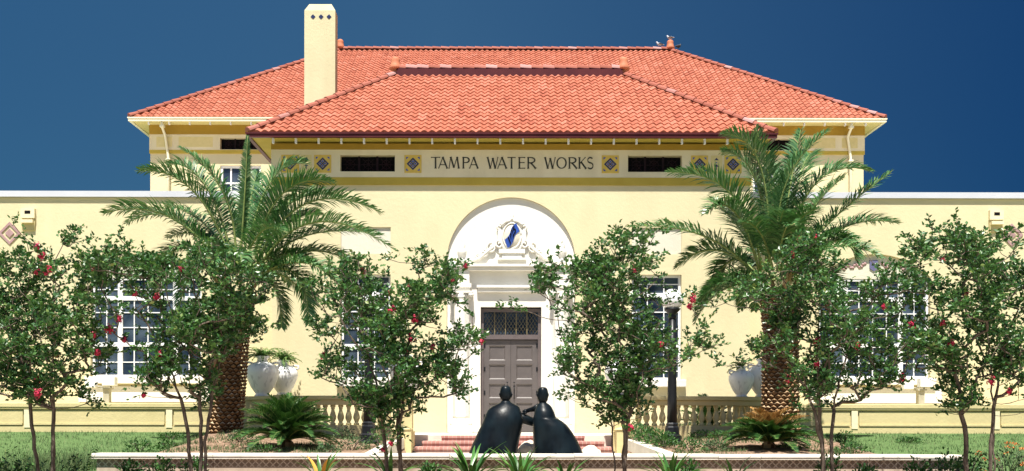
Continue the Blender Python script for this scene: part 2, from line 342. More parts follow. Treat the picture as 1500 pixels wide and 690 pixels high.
# ------------------------------------------------------------------ ground
def sstep(a, b, x):
    t = max(0.0, min(1.0, (x - a) / (b - a))); return t * t * (3 - 2 * t)
def gz(x, y):
    lawn = 0.93 * max(0.0, min(1.0, (y - 14.3) / 12.0))
    ax = abs(x)
    bed = 0.62 + 0.30 * max(0.0, min(1.0, (y - 18.2) / 7.0))
    bed += 0.22 * math.exp(-((x + 7.1) ** 2 + (y - 23) ** 2) / 2.2) + 0.12 * math.exp(-((x - 7.2) ** 2 + (y - 23) ** 2) / 2.2)
    bed += 0.035 * math.sin(x * 2.3 + 1) * math.sin(y * 1.9)
    t = sstep(17.95, 18.15, y) * (1 - sstep(7.5, 8.6, ax))
    z = lawn * (1 - t) + bed * t
    if ax < 2.97 and 18.1 < y < 25.4: z = 0.43
    if ax < 7.3 and y > 25.0: z = min(z, 0.86)
    return z
def make_ground():
    xs = [-500, -150, -60, -30, -20] + list(np.arange(-16, 16.01, 0.2)) + [20, 30, 60, 150, 500]
    ys = [-300, -60, -15, 0, 8] + list(np.arange(12, 29.01, 0.2)) + [36, 60, 150, 600]
    nx, ny = len(xs), len(ys)
    mb = MB()
    V = [(x, y, gz(x, y)) for y in ys for x in xs]
    Fc = [(j * nx + i, j * nx + i + 1, (j + 1) * nx + i + 1, (j + 1) * nx + i) for j in range(ny - 1) for i in range(nx - 1)]
    mb.add(V, Fc, 0, 0.5, True)
    struct(mb.build('ground', M['ground']))
    p = MB(); p.box(-2.86, 2.86, 18.32, 24.38, 0.3, 0.45)
    struct(p.build('path', M['concrete']))
    q = MB(); q.box(-120, 120, -70, 13.2, -.2, .06); struct(q.build('bounce_pavement', M['bouncepave']))  # unseen paving, added to bounce warm light onto soffits and shaded walls
make_ground()

# ------------------------------------------------------------------ building
B = thing('civic_building', 'yellow stucco waterworks building with red tiled hip roofs, square chimney and arched grey doorway', 'building', (0, 28, 0.89))
bpy.context.view_layer.update()
BI = B.matrix_world.inverted()
def part(mb, name, mats, parent=None, bevel=0.0):
    o = mb.build(name, mats, parent or B, bevel)
    o.matrix_parent_inverse = BI.copy()
    return o
def bsheet(name, outer, holes, y0, th, mat, parent=None):
    o = sheet(name, outer, holes, y0, th, mat, parent or B); o.matrix_parent_inverse = BI.copy(); return o
def bchild(mb, name, mats, parent, bevel=0.0):   # the parent part's own coordinates are world ones
    return mb.build(name, mats, parent, bevel)

FY = 28.0; PW = 7.29
Zf = lambda py: zat(py, FY)
ARCH = arch(0.0, 1.96, 0.89, 6.02, 2.06, 48)
winx = [(-5.2, -3.68), (3.68, 5.2)]
z_w0, z_w1 = Zf(556), Zf(402)
panels = [rect(a, b, Zf(372), Zf(333)) for a, b in winx]
vent_px = [(498, 578), (919, 998)]
vents = [rect(xat(a, FY), xat(b, FY), Zf(252), Zf(228)) for a, b in vent_px]
wall_top = 9.70
bsheet('wall', rect(-PW, PW, 0.7, wall_top), [ARCH] + [rect(a, b, z_w0, z_w1) for a, b in winx] + panels + vents, FY, 0.30, M['yellow'])
mb = MB()
for s in (-1, 1): mb.box(min(s * PW, s * (PW - .3)), max(s * PW, s * (PW - .3)), FY + .302, 36.95, 0.7, wall_top)
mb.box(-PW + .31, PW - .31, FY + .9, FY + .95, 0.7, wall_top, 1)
part(mb, 'side_wall', [M['yellow'], M['black']])
for p in panels:   # each fills its opening, 5 cm behind the face
    mb = MB(); mb.box(p[0][0] + .001, p[1][0] - .001, FY + .05, FY + .28, p[0][1] + .001, p[2][1] - .001); part(mb, 'recessed_panel', M['plaster'])
# frieze: gold darkened as eave shade, cream with lettering and tiles, gold
def frieze(x0, x1, y, ztop, z1, z2, z3, cut):
    mb = MB(); mb.box(x0, x1, y - .06, y - .003, z1, ztop - .004); part(mb, 'frieze_band', M['goldshade'])
    outer = rect(x0, x1, z2 + .002, z1 - .002)
    bsheet('frieze', outer, cut, y - .040, .037, M['cream'])
    mb = MB(); mb.box(x0, x1, y - .045, y - .003, z3, z2); part(mb, 'frieze_band', M['gold'])
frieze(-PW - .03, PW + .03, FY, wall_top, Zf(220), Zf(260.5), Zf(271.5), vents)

def grille(r, y, step=0.12):
    (x0, z0), (x1, _), (_, z1), _ = r
    o = MB(); o.box(x0 + .002, x1 - .002, y + .18, y + .2, z0 + .002, z1 - .002); g = part(o, 'vent_opening', M['black'])
    m = MB()
    for k in range(1, 3):
        x = x0 + (x1 - x0) * k / 3; m.box(x - .03, x + .03, y + .10, y + .14, z0 + .003, z1 - .003)
    n = 3
    for k in range(3):
        cx = x0 + (x1 - x0) * (k + .5) / 3; cz = (z0 + z1) / 2; rr = (z1 - z0) / 2 * .9
        for i in range(8):
            a = math.pi * i / 4
            m.tube([(cx, y + .12, cz), (cx + rr * math.cos(a), y + .12, cz + rr * math.sin(a))], [.012, .012], 4)
        ring = [(cx + rr * .6 * math.cos(2 * math.pi * i / 16), y + .12, cz + rr * .6 * math.sin(2 * math.pi * i / 16)) for i in range(17)]
        m.tube(ring, [.012] * 17, 4)
    bchild(m, 'grille', M['grille'], g)
for v in vents: grille(v, FY)

def diamond(cx, cz, r): return [(cx, cz - r), (cx + r, cz), (cx, cz + r), (cx - r, cz)]
def tile_square(pxa, pxb, pya, pyb, y):
    x0, x1, z0, z1 = xat(pxa, y), xat(pxb, y), zat(pyb, y), zat(pya, y); cx, cz = (x0 + x1) / 2, (z0 + z1) / 2; w = x1 - x0
    f = y - .04
    mb = MB(); mb.box(x0, x1, f - .016, f - .001, z0, z1, 0)
    mb.prism(diamond(cx, cz, w * .37), f - .022, f - .0165, 1)
    mb.prism(diamond(cx, cz, w * .245), f - .027, f - .0225, 0)
    for dx, dz in ((0, .14), (0, -.14), (.14, 0), (-.14, 0)): mb.prism(diamond(cx + dx * w, cz + dz * w, w * .075), f - .031, f - .0275, 3)
    for a in (45, 135):
        c, s = math.cos(R(a)), math.sin(R(a)); L, T = w * .17, w * .028
        mb.prism([(cx + c * L - s * T, cz + s * L + c * T), (cx - c * L - s * T, cz - s * L + c * T), (cx - c * L + s * T, cz - s * L - c * T), (cx + c * L + s * T, cz + s * L - c * T)], f - .034 - a * 1e-5, f - .0275, 1)
    for sx in (-1, 1):
        for sz in (-1, 1):
            ox, oz = cx + sx * w * .40, cz + sz * w * .40; q = w * .15
            mb.prism([(ox, oz), (ox - sx * q, oz), (ox, oz - sz * q)] if sx * sz < 0 else [(ox, oz), (ox, oz - sz * q), (ox - sx * q, oz)], f - .021, f - .0165, 3)
    part(mb, 'tile_panel', [M['tilegold'], M['navy'], M['tilepale'], M['blue']])
def tile_narrow(pxa, pxb, pya, pyb, y):
    x0, x1, z0, z1 = xat(pxa, y), xat(pxb, y), zat(pyb, y), zat(pya, y); cx = (x0 + x1) / 2; h = z1 - z0; w = x1 - x0
    f = y - .04
    mb = MB(); mb.box(x0, x1, f - .016, f - .001, z0, z1, 0)
    for t in (.76, .40):
        zc = z0 + h * t; mb.prism([(cx - w * .2, zc - h * .03), (cx + w * .2, zc - h * .03), (cx, zc + h * .11)], f - .022, f - .0165, 1)
    mb.box(cx - w * .035, cx + w * .035, f - .0225, f - .0165, z0 + h * .2, z0 + h * .37, 1)
    mb.prism(diamond(cx, z0 + h * .60, w * .07), f - .022, f - .0165, 2)
    part(mb, 'tile_panel', [M['tilepale'], M['navy'], M['blue']])
for a, b in ((412, 438), (460, 485), (592, 617), (880.5, 905.5), (1011, 1036), (1060, 1085)): tile_square(a, b, 228, 254, FY)
for a, b in ((441, 456.5), (1040, 1056.5)): tile_narrow(a, b, 228, 254, FY)

# lettering: strokes that flare at their ends
def stroke(mb, p, q, w0, w1, y):
    p, q = Vector(p), Vector(q); d = (q - p).normalized(); n = Vector((-d.y, d.x))
    L = (q - p).length; fl = min(.10, L * .3)
    pts = []
    prof = [(0, w0 * 1.55), (fl, w0), (L - fl, w1), (L, w1 * 1.55)]
    for t, w in prof: pts.append(p + d * t - n * w / 2)
    for t, w in reversed(prof): pts.append(p + d * t + n * w / 2)
    mb.prism([(a.x, a.y) for a in pts], y - .012, y, 0)
def arcs(mb, c, rx, rz, a0, a1, wf, y, n=16):
    for i in range(n):
        a, b = R(a0 + (a1 - a0) * i / n), R(a0 + (a1 - a0) * (i + 1) / n)
        wa, wb = wf(a), wf(b)
        pts = [(c[0] + (rx + wa / 2) * math.cos(a), c[1] + (rz + wa / 2) * math.sin(a)), (c[0] + (rx + wb / 2) * math.cos(b), c[1] + (rz + wb / 2) * math.sin(b)),
               (c[0] + (rx - wb / 2) * math.cos(b), c[1] + (rz - wb / 2) * math.sin(b)), (c[0] + (rx - wa / 2) * math.cos(a), c[1] + (rz - wa / 2) * math.sin(a))]
        if a1 < a0: pts.reverse()
        mb.prism(pts, y - .012, y, 0)
TH, TN = .135, .065
def letter(mb, ch, w, y):
    k = lambda a: TN + (TH - TN) * abs(math.cos(a))
    S = lambda a, b, t=TH, u=None: stroke(mb, a, b, t, u or t, y)
    if ch == 'T': S((w / 2, 0), (w / 2, 1)); S((0, .965), (w, .965), TN)
    elif ch == 'A': S((0.02, 0), (w / 2, 1), TN); S((w / 2 - .02, 1), (w - .04, 0), TH); S((w * .24, .33), (w * .77, .33), TN * .9)
    elif ch == 'M': S((.04, 0), (w * .2, 1), TN); S((w * .2, 1), (w * .5, .08), TH); S((w * .5, .08), (w * .8, 1), TN); S((w * .8, 1), (w * .96, 0), TH)
    elif ch == 'W': S((0.02, 1), (w * .28, 0), TH); S((w * .28, 0), (w * .5, .92), TN); S((w * .5, .92), (w * .73, 0), TH); S((w * .73, 0), (w * .98, 1), TN)
    elif ch == 'E':
        S((.09, 0), (.09, 1))
        for z, l in ((.965, w), (.53, w * .9), (.035, w)): S((.09, z), (l, z), TN)
    elif ch in 'PR':
        S((.09, 0), (.09, 1))
        arcs(mb, (w * .45, .74), w * .42, .225, -90, 90, k, y)
        S((.09, .965), (w * .47, .965), TN); S((.09, .515), (w * .47, .515), TN)
        if ch == 'R': S((w * .42, .51), (w * 1.0, 0), TH)
    elif ch == 'K': S((.09, 0), (.09, 1)); S((.12, .45), (w * .92, 1), TN); S((w * .34, .60), (w * 1.0, 0), TH)
    elif ch == 'O': arcs(mb, (w / 2, .5), w / 2 - .05, .465, 0, 360, k, y, 28)
    elif ch == 'S':
        s = lambda a: TN + (TH - TN) * abs(math.sin(a)) * .8
        arcs(mb, (w * .5, .745), w * .36, .225, 35, 270, s, y); arcs(mb, (w * .5, .26), w * .40, .255, 90, -145, s, y)
word = [('T', 60, 135), ('A', 120, 196), ('M', 203, 290), ('P', 315, 378), ('A', 372, 445), ('W', 518, 606), ('A', 600, 677), ('T', 682, 748), ('E', 770, 826), ('R', 842, 912), ('W', 985, 1072), ('O', 1080, 1162), ('R', 1177, 1246), ('K', 1258, 1320), ('S', 1326, 1382)]
zl0, zl1 = Zf(247.6), Zf(230.8); hcap = zl1 - zl0
mb = MB()
for ch, a, b in word:
    if ch == 'W': part(mb, 'lettering', M['letter']); mb = MB()
    t = MB(); x0 = xat(620 + a * .18, FY); x1 = xat(620 + b * .18, FY)
    letter(t, ch, (x1 - x0) / hcap, 0)
    mb.add([(x0 + x * hcap, FY - .041 + y, zl0 + z * hcap) for x, y, z in t.v], t.f)
part(mb, 'lettering', M['letter'])

# roofs
def tile_face(mb, O, u, v, n, W, a, b, Ls, col, row, samp):
    """wavy barrel tiles laid in courses over a slope whose edges run from u=0..W at the eave to u=a..b at the top"""
    O, u, v, n = map(Vector, (O, u, v, n))
    rows = max(1, round(Ls / row)); row = Ls / rows; cols = round(W / col); col = W / cols
    lo = lambda t: a * t; hi = lambda t: W + (b - W) * t
    for r in range(rows):
        t0, t1 = r * row / Ls, (r + 1) * row / Ls
        v0, v1 = r * row, (r + 1) * row
        i0, i1 = int(lo(t0) / col), min(cols, int(hi(t0) / col) + 1)
        for c in range(i0, i1):
            rn = random.random(); jit = random.uniform(-.006, .006); vv = []
            us = [c * col + col * k / samp for k in range(samp + 1)]
            if us[-1] < lo(t0) or us[0] > hi(t0): continue
            for lift, vv_, t in ((0.0, v0 - .001, t0), (.027, v0, t0), (.0, v1, t1)):
                for x in us:
                    xx = min(max(x, lo(t)), hi(t))
                    h = .062 * (0.5 + 0.5 * math.cos(2 * math.pi * (x / col))) ** 0.8 if lift or t == t1 else -.01
                    if t == t1 and not lift: h -= 0.004
                    vv.append(O + u * xx + v * vv_ + n * (h + lift + jit))
            m = samp + 1
            mb.add(vv, [(k, k + 1, m + k + 1, m + k) for k in range(samp)] + [(m + k, m + k + 1, 2 * m + k + 1, 2 * m + k) for k in range(samp)], 0, rn, False)
def hip_roof(x0, x1, y0, y1, ze, rx0, rx1, ry, zr, col, row, mats, lift=0.0):
    mb = MB()
    def face(A, Bp, Cp, D, samp):
        A, Bp, Cp, D = map(Vector, (A, Bp, Cp, D)); u = (Bp - A).normalized(); W = (Bp - A).length
        n = u.cross(D - A).normalized(); v = n.cross(u); Ls = (D - A).dot(v)
        tile_face(mb, A, u, v, n, W, (D - A).dot(u), (Cp - A).dot(u), Ls, col, row, samp)
    face((x0, y0, ze), (x1, y0, ze), (rx1, ry, zr), (rx0, ry, zr), 8)
    face((x1, y0, ze), (x1, y1, ze), (rx1, ry, zr), (rx1, ry - .001, zr), 4)
    face((x0, y1, ze), (x0, y0, ze), (rx0, ry, zr), (rx0, ry + .001, zr), 4)
    face((x1, y1, ze), (x0, y1, ze), (rx0, ry, zr), (rx1, ry, zr), 4)
    d = .05   # the deck under the tiles
    mb.add([(x0, y0, ze - d), (x1, y0, ze - d), (x1, y1, ze - d), (x0, y1, ze - d), (rx0, ry, zr - d), (rx1, ry, zr - d)], [(0, 1, 5, 4), (1, 2, 5), (2, 3, 4, 5), (3, 0, 4)], 1)
    o = part(mb, 'roof', mats)
    # ridge and hip caps
    rb = MB()
    def caps(P, Q, w, seg):
        P, Q = Vector(P), Vector(Q); L = (Q - P).length; k = max(2, round(L / seg)); d = (Q - P) / k
        t = d.normalized(); side = t.cross(Vector((0, 0, 1))).normalized(); up = side.cross(t)
        for i in range(k):
            rn = random.random(); vs = []
            for e, (q, sc_) in enumerate(((P + d * i, .82), (P + d * (i + 1.08), 1.0))):
                for j in range(7):
                    a = math.pi * j / 6; vs.append(q + side * math.cos(a) * w * sc_ + up * (math.sin(a) * w * .95 * sc_ + (.012 if e else 0)))
            rb.add(vs, [(j, j + 1, 7 + j + 1, 7 + j) for j in range(6)] + [tuple(range(6, -1, -1)), tuple(range(7, 14))], 0, rn, False)
    h = .05 + lift
    caps((rx1, ry, zr + h), (rx0, ry, zr + h), .15 + lift * .15, .40)
    h = .05
    for (ex, ey), rx in (((x0, y0), rx0), ((x1, y0), rx1), ((x1, y1), rx1), ((x0, y1), rx0)): caps((rx, ry, zr + h * .7), (ex, ey, ze + h * .7), .13, .40)
    rb.build('ridge_tiles', M['ridge'], o)
    for rx in (rx0, rx1):
        fb = MB(); fb.lathe((rx, ry, zr + .08 + lift * .7), [(.20, 0), (.22, .05), (.17, .15), (.15, .28), (.155, .34), (.12, .40), (.05, .44)], 14)
        fb.build('finial', M['finial'], o)
    return o
ov = .57; EY = FY - ov; EX = PW + ov
GZ0, GZ1 = zat(202, EY), zat(195, EY)
front_roof = hip_roof(-EX, EX, EY, 36.6, GZ1 + .01, -3.9, 3.9, 31.4, 13.04, .24, .295, [M['tile'], M['soffit']], .15)
RY = 37.0; RW = 14.38; REX = 14.96; REY = 36.4
RZ0, RZ1 = zat(178.5, REY), zat(173, REY)
hip_roof(-REX, REX, REY, 49.8, RZ1 + .01, -7.73, 7.73, 43.0, 18.42, .24, .295, [M['tile'], M['soffit']])
# dark strip standing in for the shadow line under the pavilion's ridge caps
mb = MB(); mb.box(-3.85, 3.85, 31.25, 31.55, 12.9, 13.235); mb.build('ridge_shadow_strip', M['gutter'], front_roof)
# soffits, gutters, rafter tails
def eaves(x0, x1, y0, y1, z0, z1, wx, wy, mat, soff, tailn, tail_y0, tail_h):
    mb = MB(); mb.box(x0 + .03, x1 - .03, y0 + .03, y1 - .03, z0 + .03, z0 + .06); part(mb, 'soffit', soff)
    g = MB()
    prof = lambda s: None
    g.box(x0 - .06, x1 + .06, y0 - .06, y0 + .05, z0, z1)
    g.box(x0 - .06, x0 + .05, y0 + .051, y1, z0, z1); g.box(x1 - .05, x1 + .06, y0 + .051, y1, z0, z1)
    g.box(x0 - .085, x1 + .085, y0 - .085, y0 - .061, z1 - .05, z1 - .002)
    part(g, 'gutter', mat)
    t = MB(); t.box(-.027, .027, tail_y0, tail_y0 + .10, z0 - tail_h, z0 + .029)
    t0 = part(t, 'rafter_tail', M['winwhite'])
    for k in range(tailn):
        x = -wx + .12 + (2 * wx - .24) * k / (tailn - 1)
        o = t0 if k == 0 else link_copy(t0, B)
        o.location.x = x
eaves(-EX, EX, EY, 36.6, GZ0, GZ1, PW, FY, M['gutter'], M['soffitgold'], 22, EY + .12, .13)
eaves(-REX, REX, REY, 49.8, RZ0, RZ1, RW, RY, M['fascia'], M['soffit'], 36, REY + .06, .10)

# rear block
Zr = lambda py: zat(py, RY)
def mir(a, b): return [(a, b), (-b, -a)]
rw = [(-11.56, -9.92), (9.92, 11.56)]
rwz0, rwz1 = 9.6, Zr(243)
rv = [rect(-11.56, -9.85, Zr(220), Zr(203)), rect(9.85, 11.56, Zr(220), Zr(203))]
rwall_top = RZ0 + .03
bsheet('wall', rect(-RW, RW, 0.9, rwall_top), [rect(a, b, rwz0, rwz1) for a, b in rw] + rv, RY, .3, M['yellow'])
mb = MB()
for s in (-1, 1): mb.box(min(s * RW, s * (RW - .3)), max(s * RW, s * (RW - .3)), RY + .302, 49.2, 0.9, rwall_top)
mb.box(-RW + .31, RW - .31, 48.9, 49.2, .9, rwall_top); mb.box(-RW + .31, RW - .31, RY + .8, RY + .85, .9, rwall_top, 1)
part(mb, 'side_wall', [M['yellow'], M['black']])
frieze(-RW - .03, RW + .03, RY, rwall_top, Zr(198), Zr(220.8), Zr(226), rv)
for v in rv: grille(v, RY)
for a, b in ((229, 252), (261.5, 311.5)):
    xa, xb = xat(a, RY), xat(b, RY)
    for x0, x1 in mir(xa, xb):
        mb = MB(); mb.box(x0, x1, RY - .05, RY - .041, Zr(216.5), Zr(202)); part(mb, 'frieze_panel', M['tilepale'])
# chimney
cx0, cx1 = xat(446.5, 34), xat(491.5, 34); cy0, cy1 = 33.8, 34.3; ct = zat(8, 34)
mb = MB()
mb.box(cx0, cx1, cy0, cy1, 9.0, ct - .28)
mb.add([(cx0 + i * (cx1 - cx0), cy0 + j * (cy1 - cy0), ct - .28) for i, j in ((0, 0), (1, 0), (1, 1), (0, 1))] + [(cx0 + .16 + i * (cx1 - cx0 - .32), cy0 + .12 + j * (cy1 - cy0 - .24), ct) for i, j in ((0, 0), (1, 0), (1, 1), (0, 1))],
       [(0, 1, 5, 4), (1, 2, 6, 5), (2, 3, 7, 6), (3, 0, 4, 7), (4, 5, 6, 7)])
chim = part(mb, 'chimney', M['chim'])
for px in (457.5, 469.3, 481):
    m = MB(); c = at(px, 25, cy0); m.prism(diamond(c.x, c.z, .088), cy0 - .015, cy0 - .001); bchild(m, 'diamond_tile', M['navy'], chim)
# downspouts
for px in (242, 1240.5):
    m = MB(); x = xat(px, RY - .1)
    m.tube([(x, REY + .05, RZ0), (x, REY + .12, RZ0 - .2), (x, RY - .14, RZ0 - .45), (x + .12, RY - .14, Zr(232)), (x + .12, RY - .14, 8.3)], [.052] * 5, 10)
    m.box(x + .03, x + .21, RY - .22, RY - .02, Zr(237.5), Zr(235)); m.box(x - .085, x + .085, REY + .03, REY + .2, RZ0 - .2, RZ0 - .12)
    part(m, 'downspout', M['fascia'])

# wings
WY = 29.0; WX1 = 24.0
Zw = lambda py: zat(py, WY)
wz0, wz1 = Zw(553), Zw(407)
WC, WH = 11.52, 1.75
for s in (-1, 1):
    xa, xb = (PW + .002, WX1) if s > 0 else (-WX1, -PW - .002)
    hole = arch(s * WC, WH, wz0, wz1 + .05, .72, 24)
    bsheet('wall', rect(xa, xb, .7, Zw(290.5)), [hole], WY, .3, M['yellow'])
    m = MB(); m.box(xa, xb, WY + .31, RY - .01, 7.5, 7.7); xe = xb if s > 0 else xa
    m.box(min(xe, xe - s * .3), max(xe, xe - s * .3), WY + .302, RY - .01, .7, Zw(290.5)); part(m, 'flat_roof', M['concrete'])
    m = MB(); m.box(xa, xb + .1 if s > 0 else xb, WY - .085, WY + .40, Zw(290) , Zw(281.5)); part(m, 'coping', M['metalwhite'])
    # arched head filling with its painted ornament
    m = MB(); pts = arch(s * WC, WH - .002, wz1 + .002, wz1 + .05, .718, 24); m.prism(pts, WY + .12, WY + .26); tp = part(m, 'tympanum', M['plaster'])
    m = MB(); c = Vector((s * WC, 0, Zw(387)))
    m.prism([(c.x - .13, c.z - .10), (c.x, c.z - .19), (c.x + .13, c.z - .10), (c.x + .13, c.z + .16), (c.x - .13, c.z + .16)], WY + .085, WY + .118, 1)
    for k in range(1, 14):
        for q in (-1, 1):
            m.lathe((0, 0, 0), [(.001, -.01), (.07 - .002 * k, -.005), (.05, .02), (.001, .03)], 7, 0)
            o = len(m.v) - 28
            for i in range(o, len(m.v)):
                x, y, z = m.v[i]; m.v[i] = (c.x + q * (.22 + .055 * k) + x, WY + .118 - z, c.z + .06 * math.sin(k * 1.3) + y * .8 - .02 * k * k * .02)
    bchild(m, 'ornament', [M['mauve'], M['slate']], tp)

def window(x0, x1, z0, z1, y, cols, rows, thickx=(), thickz=(), sill=True, fw=.07, mw=.03):
    """frame with muntins as one mesh; its panes and sill are its children"""
    m = MB(); e = .002
    m.box(x0 + e, x0 + fw, y, y + .09, z0 + e, z1 - e); m.box(x1 - fw, x1 - e, y, y + .09, z0 + e, z1 - e)
    m.box(x0 + fw + .001, x1 - fw - .001, y, y + .09, z0 + e, z0 + fw); m.box(x0 + fw + .001, x1 - fw - .001, y, y + .09, z1 - fw, z1 - e)
    for f, w, dy in [(c, mw, .03) for c in cols] + [(c, .15, .005) for c in thickx]:
        x = x0 + (x1 - x0) * f; m.box(x - w / 2, x + w / 2, y + dy, y + .085, z0 + fw + .001, z1 - fw - .001)
    for f, w, dy in [(c, mw, .034) for c in rows] + [(c, .13, .009) for c in thickz]:
        z = z0 + (z1 - z0) * f; m.box(x0 + fw + .001, x1 - fw - .001, y + dy, y + .08, z - w / 2, z + w / 2)
    o = part(m, 'window', M['winwhite'])
    g = MB(); g.box(x0 + .01, x1 - .01, y + .06, y + .066, z0 + .01, z1 - .01); bchild(g, 'pane', M['glass'], o)
    if sill:
        s_ = MB(); s_.box(x0 - .12, x1 + .12, y - .32, y + .02, z0 - .22, z0 - .002); bchild(s_, 'sill', M['white'], o, .015)
    return o
for a, b in winx:
    H = z_w1 - z_w0
    fz = lambda py: (Zf(py) - z_w0) / H
    window(a, b, z_w0, z_w1, FY + .14, (1 / 3, 2 / 3), (fz(415), fz(456), fz(481), fz(530), fz(543)), (), (fz(431), fz(507)))
for s in (-1, 1):
    x0, x1 = s * WC - WH, s * WC + WH
    fz = lambda py: (Zw(py) - wz0) / (wz1 - wz0)
    window(x0, x1, wz0, wz1, WY + .14, (.125, .375, .5, .625, .875), (fz(424), fz(458), fz(480), fz(531)), (.25, .75), (fz(437), fz(505)))
    m = MB(); m.box(x0 - .35, x1 + .35, WY - .06, WY - .002, 1.82, zat(567, WY)); part(m, 'window_apron', M['white'])
for a, b in rw:
    window(a, b, rwz0, rwz1, RY + .06, (.25, .5, .75), (.3, .62), (), (), False, .09, .06)

# scupper boxes and diamond tiles on the wings
for px in (42, 1457.5):
    c = at(px, 312, WY); m = MB()
    m.box(c.x - .22, c.x + .22, WY - .10, WY - .002, c.z - .20, c.z + .10, 0)
    m.box(c.x - .09, c.x + .09, WY - .104, WY - .10, c.z - .07, c.z + .03, 1)
    m.prism([(c.x - .2, c.z - .58), (c.x + .2, c.z - .58), (c.x + .22, c.z - .25), (c.x - .22, c.z - .25)], WY - .06, WY - .002, 2)
    m.box(c.x - .19, c.x + .19, WY - .16, WY - .061, c.z - .36, c.z - .26, 0)
    part(m, 'scupper', [M['cream'], M['black'], M['yellow2']])
for px in (14, 1481):
    c = at(px, 343, WY); m = MB(); r, w = .36, .10
    for k in range(4):
        o, i = diamond(c.x, c.z, r), diamond(c.x, c.z, r - w)
        m.prism([o[k], o[(k + 1) % 4], i[(k + 1) % 4], i[k]], WY - .03, WY - .002, 0)
    m.prism(diamond(c.x, c.z, .14), WY - .03, WY - .002, 0)
    part(m, 'diamond_ornament', M['mauve'])

# doorway
DY = FY + .09; DH = .93; dz1 = Zf(449)
bsheet('door_surround', [(-1.958, .9), (1.958, .9), (1.958, 6.0), (-1.958, 6.0)], [rect(-DH, DH, .88, dz1)] , DY, .19, M['white'])
m = MB(); m.prism(arch(0, 1.957, 6.001, 6.02, 2.057, 48), DY, DY + .18); part(m, 'tympanum', M['white'])
m = MB()
m.box(-2.03, 2.03, FY - .20, DY - .001, Zf(392), Zf(388)); m.box(-1.98, 1.98, FY - .13, DY - .001, Zf(397), Zf(392) - .002)
part(m, 'cornice', M['white'], bevel=.015)
m = MB(); m.box(-1.05, 1.05, FY - .08, DY - .001, Zf(422), Zf(418)); m.box(-1.02, 1.02, FY - .03, DY - .001, Zf(428), Zf(422) - .002)
part(m, 'door_lintel', M['white'], bevel=.01)
for s in (-1, 1):
    x = s * 1.52; z0 = .90
    m = MB(); zt = Zf(440); hh = zt - (z0 + .42)
    prof = [(.255 - .02 * (t / 10), hh * t / 40 * 1.0) for t in range(41)]
    m.lathe((x, DY - .02, z0 + .42), [(.245, hh * t / 40) for t in range(41)], 40, 0, True, twist=2.6, flute=6, fl=.06)
    col = part(m, 'column', M['white'])
    m = MB(); m.box(x - .36, x + .36, FY - .30, DY - .001, z0, z0 + .22); m.lathe((x, DY - .02, z0 + .221), [(.32, 0), (.34, .05), (.29, .1), (.30, .15), (.25, .2)], 24)
    bchild(m, 'base', M['white'], col)
    m = MB(); m.lathe((x, DY - .02, zt), [(.25, 0), (.27, .04), (.25, .08), (.33, .2)], 20); m.box(x - .36, x + .36, FY - .26, DY - .001, zt + .20, zt + .26)
    for q in (-1, 1): m.lathe((x + q * .3, FY - .20, zt + .08), [(.02, 0), (.085, .03), (.085, .1), (.02, .12)], 10)
    bchild(m, 'capital', M['white'], col)
    m = MB(); m.box(x - .27, x + .27, FY - .12, DY - .001, zt + .262, Zf(422)); m.box(x - .31, x + .31, FY - .17, DY - .001, Zf(422) + .002, Zf(416)); m.box(x - .25, x + .25, FY - .1, DY - .001, Zf(416) + .002, Zf(397.5))
    bchild(m, 'impost_block', M['white'], col)
dY = FY + .36; tz0, tz1 = Zf(493), Zf(450.5)
m = MB(); e = .003
m.box(-DH + e, -DH + .09, dY - .06, dY + .1, .9, tz1); m.box(DH - .09, DH - e, dY - .06, dY + .1, .9, tz1)
m.box(-DH + .091, DH - .091, dY - .06, dY + .1, tz1 - .1, tz1); m.box(-DH + .091, DH - .091, dY - .07, dY + .1, Zf(496), Zf(489))
df = part(m, 'door_frame', M['doordark'])
m = MB(); m.box(-DH + .09, DH - .09, dY + .05, dY + .056, Zf(489), tz1 - .1); tr = part(m, 'transom_window', M['glass'])
m = MB(); xa, xb, za, zb = -DH + .1, DH - .1, Zf(489) + .01, tz1 - .11
n = 22
H = zb - za
st = .105
k = -12
while xa + k * st < xb + H:
    for sg in (1, -1):
        pts = []
        x_at = lambda z: (xa + k * st) + sg * (z - za) * .62
        z = za; seg = []
        for i in range(21):
            zz = za + H * i / 20; xx = x_at(zz)
            if xa <= xx <= xb: seg.append((xx, dY + .03 + sg * .004, zz))
        if len(seg) > 1: m.tube([seg[0], seg[-1]], [.008, .008], 4)
    k += 1
for i in range(1, 5):
    x = xa + (xb - xa) * i / 5; m.box(x - .014, x + .014, dY + .01, dY + .022, za, zb, 0)
bchild(m, 'lattice', M['lattice'], tr)
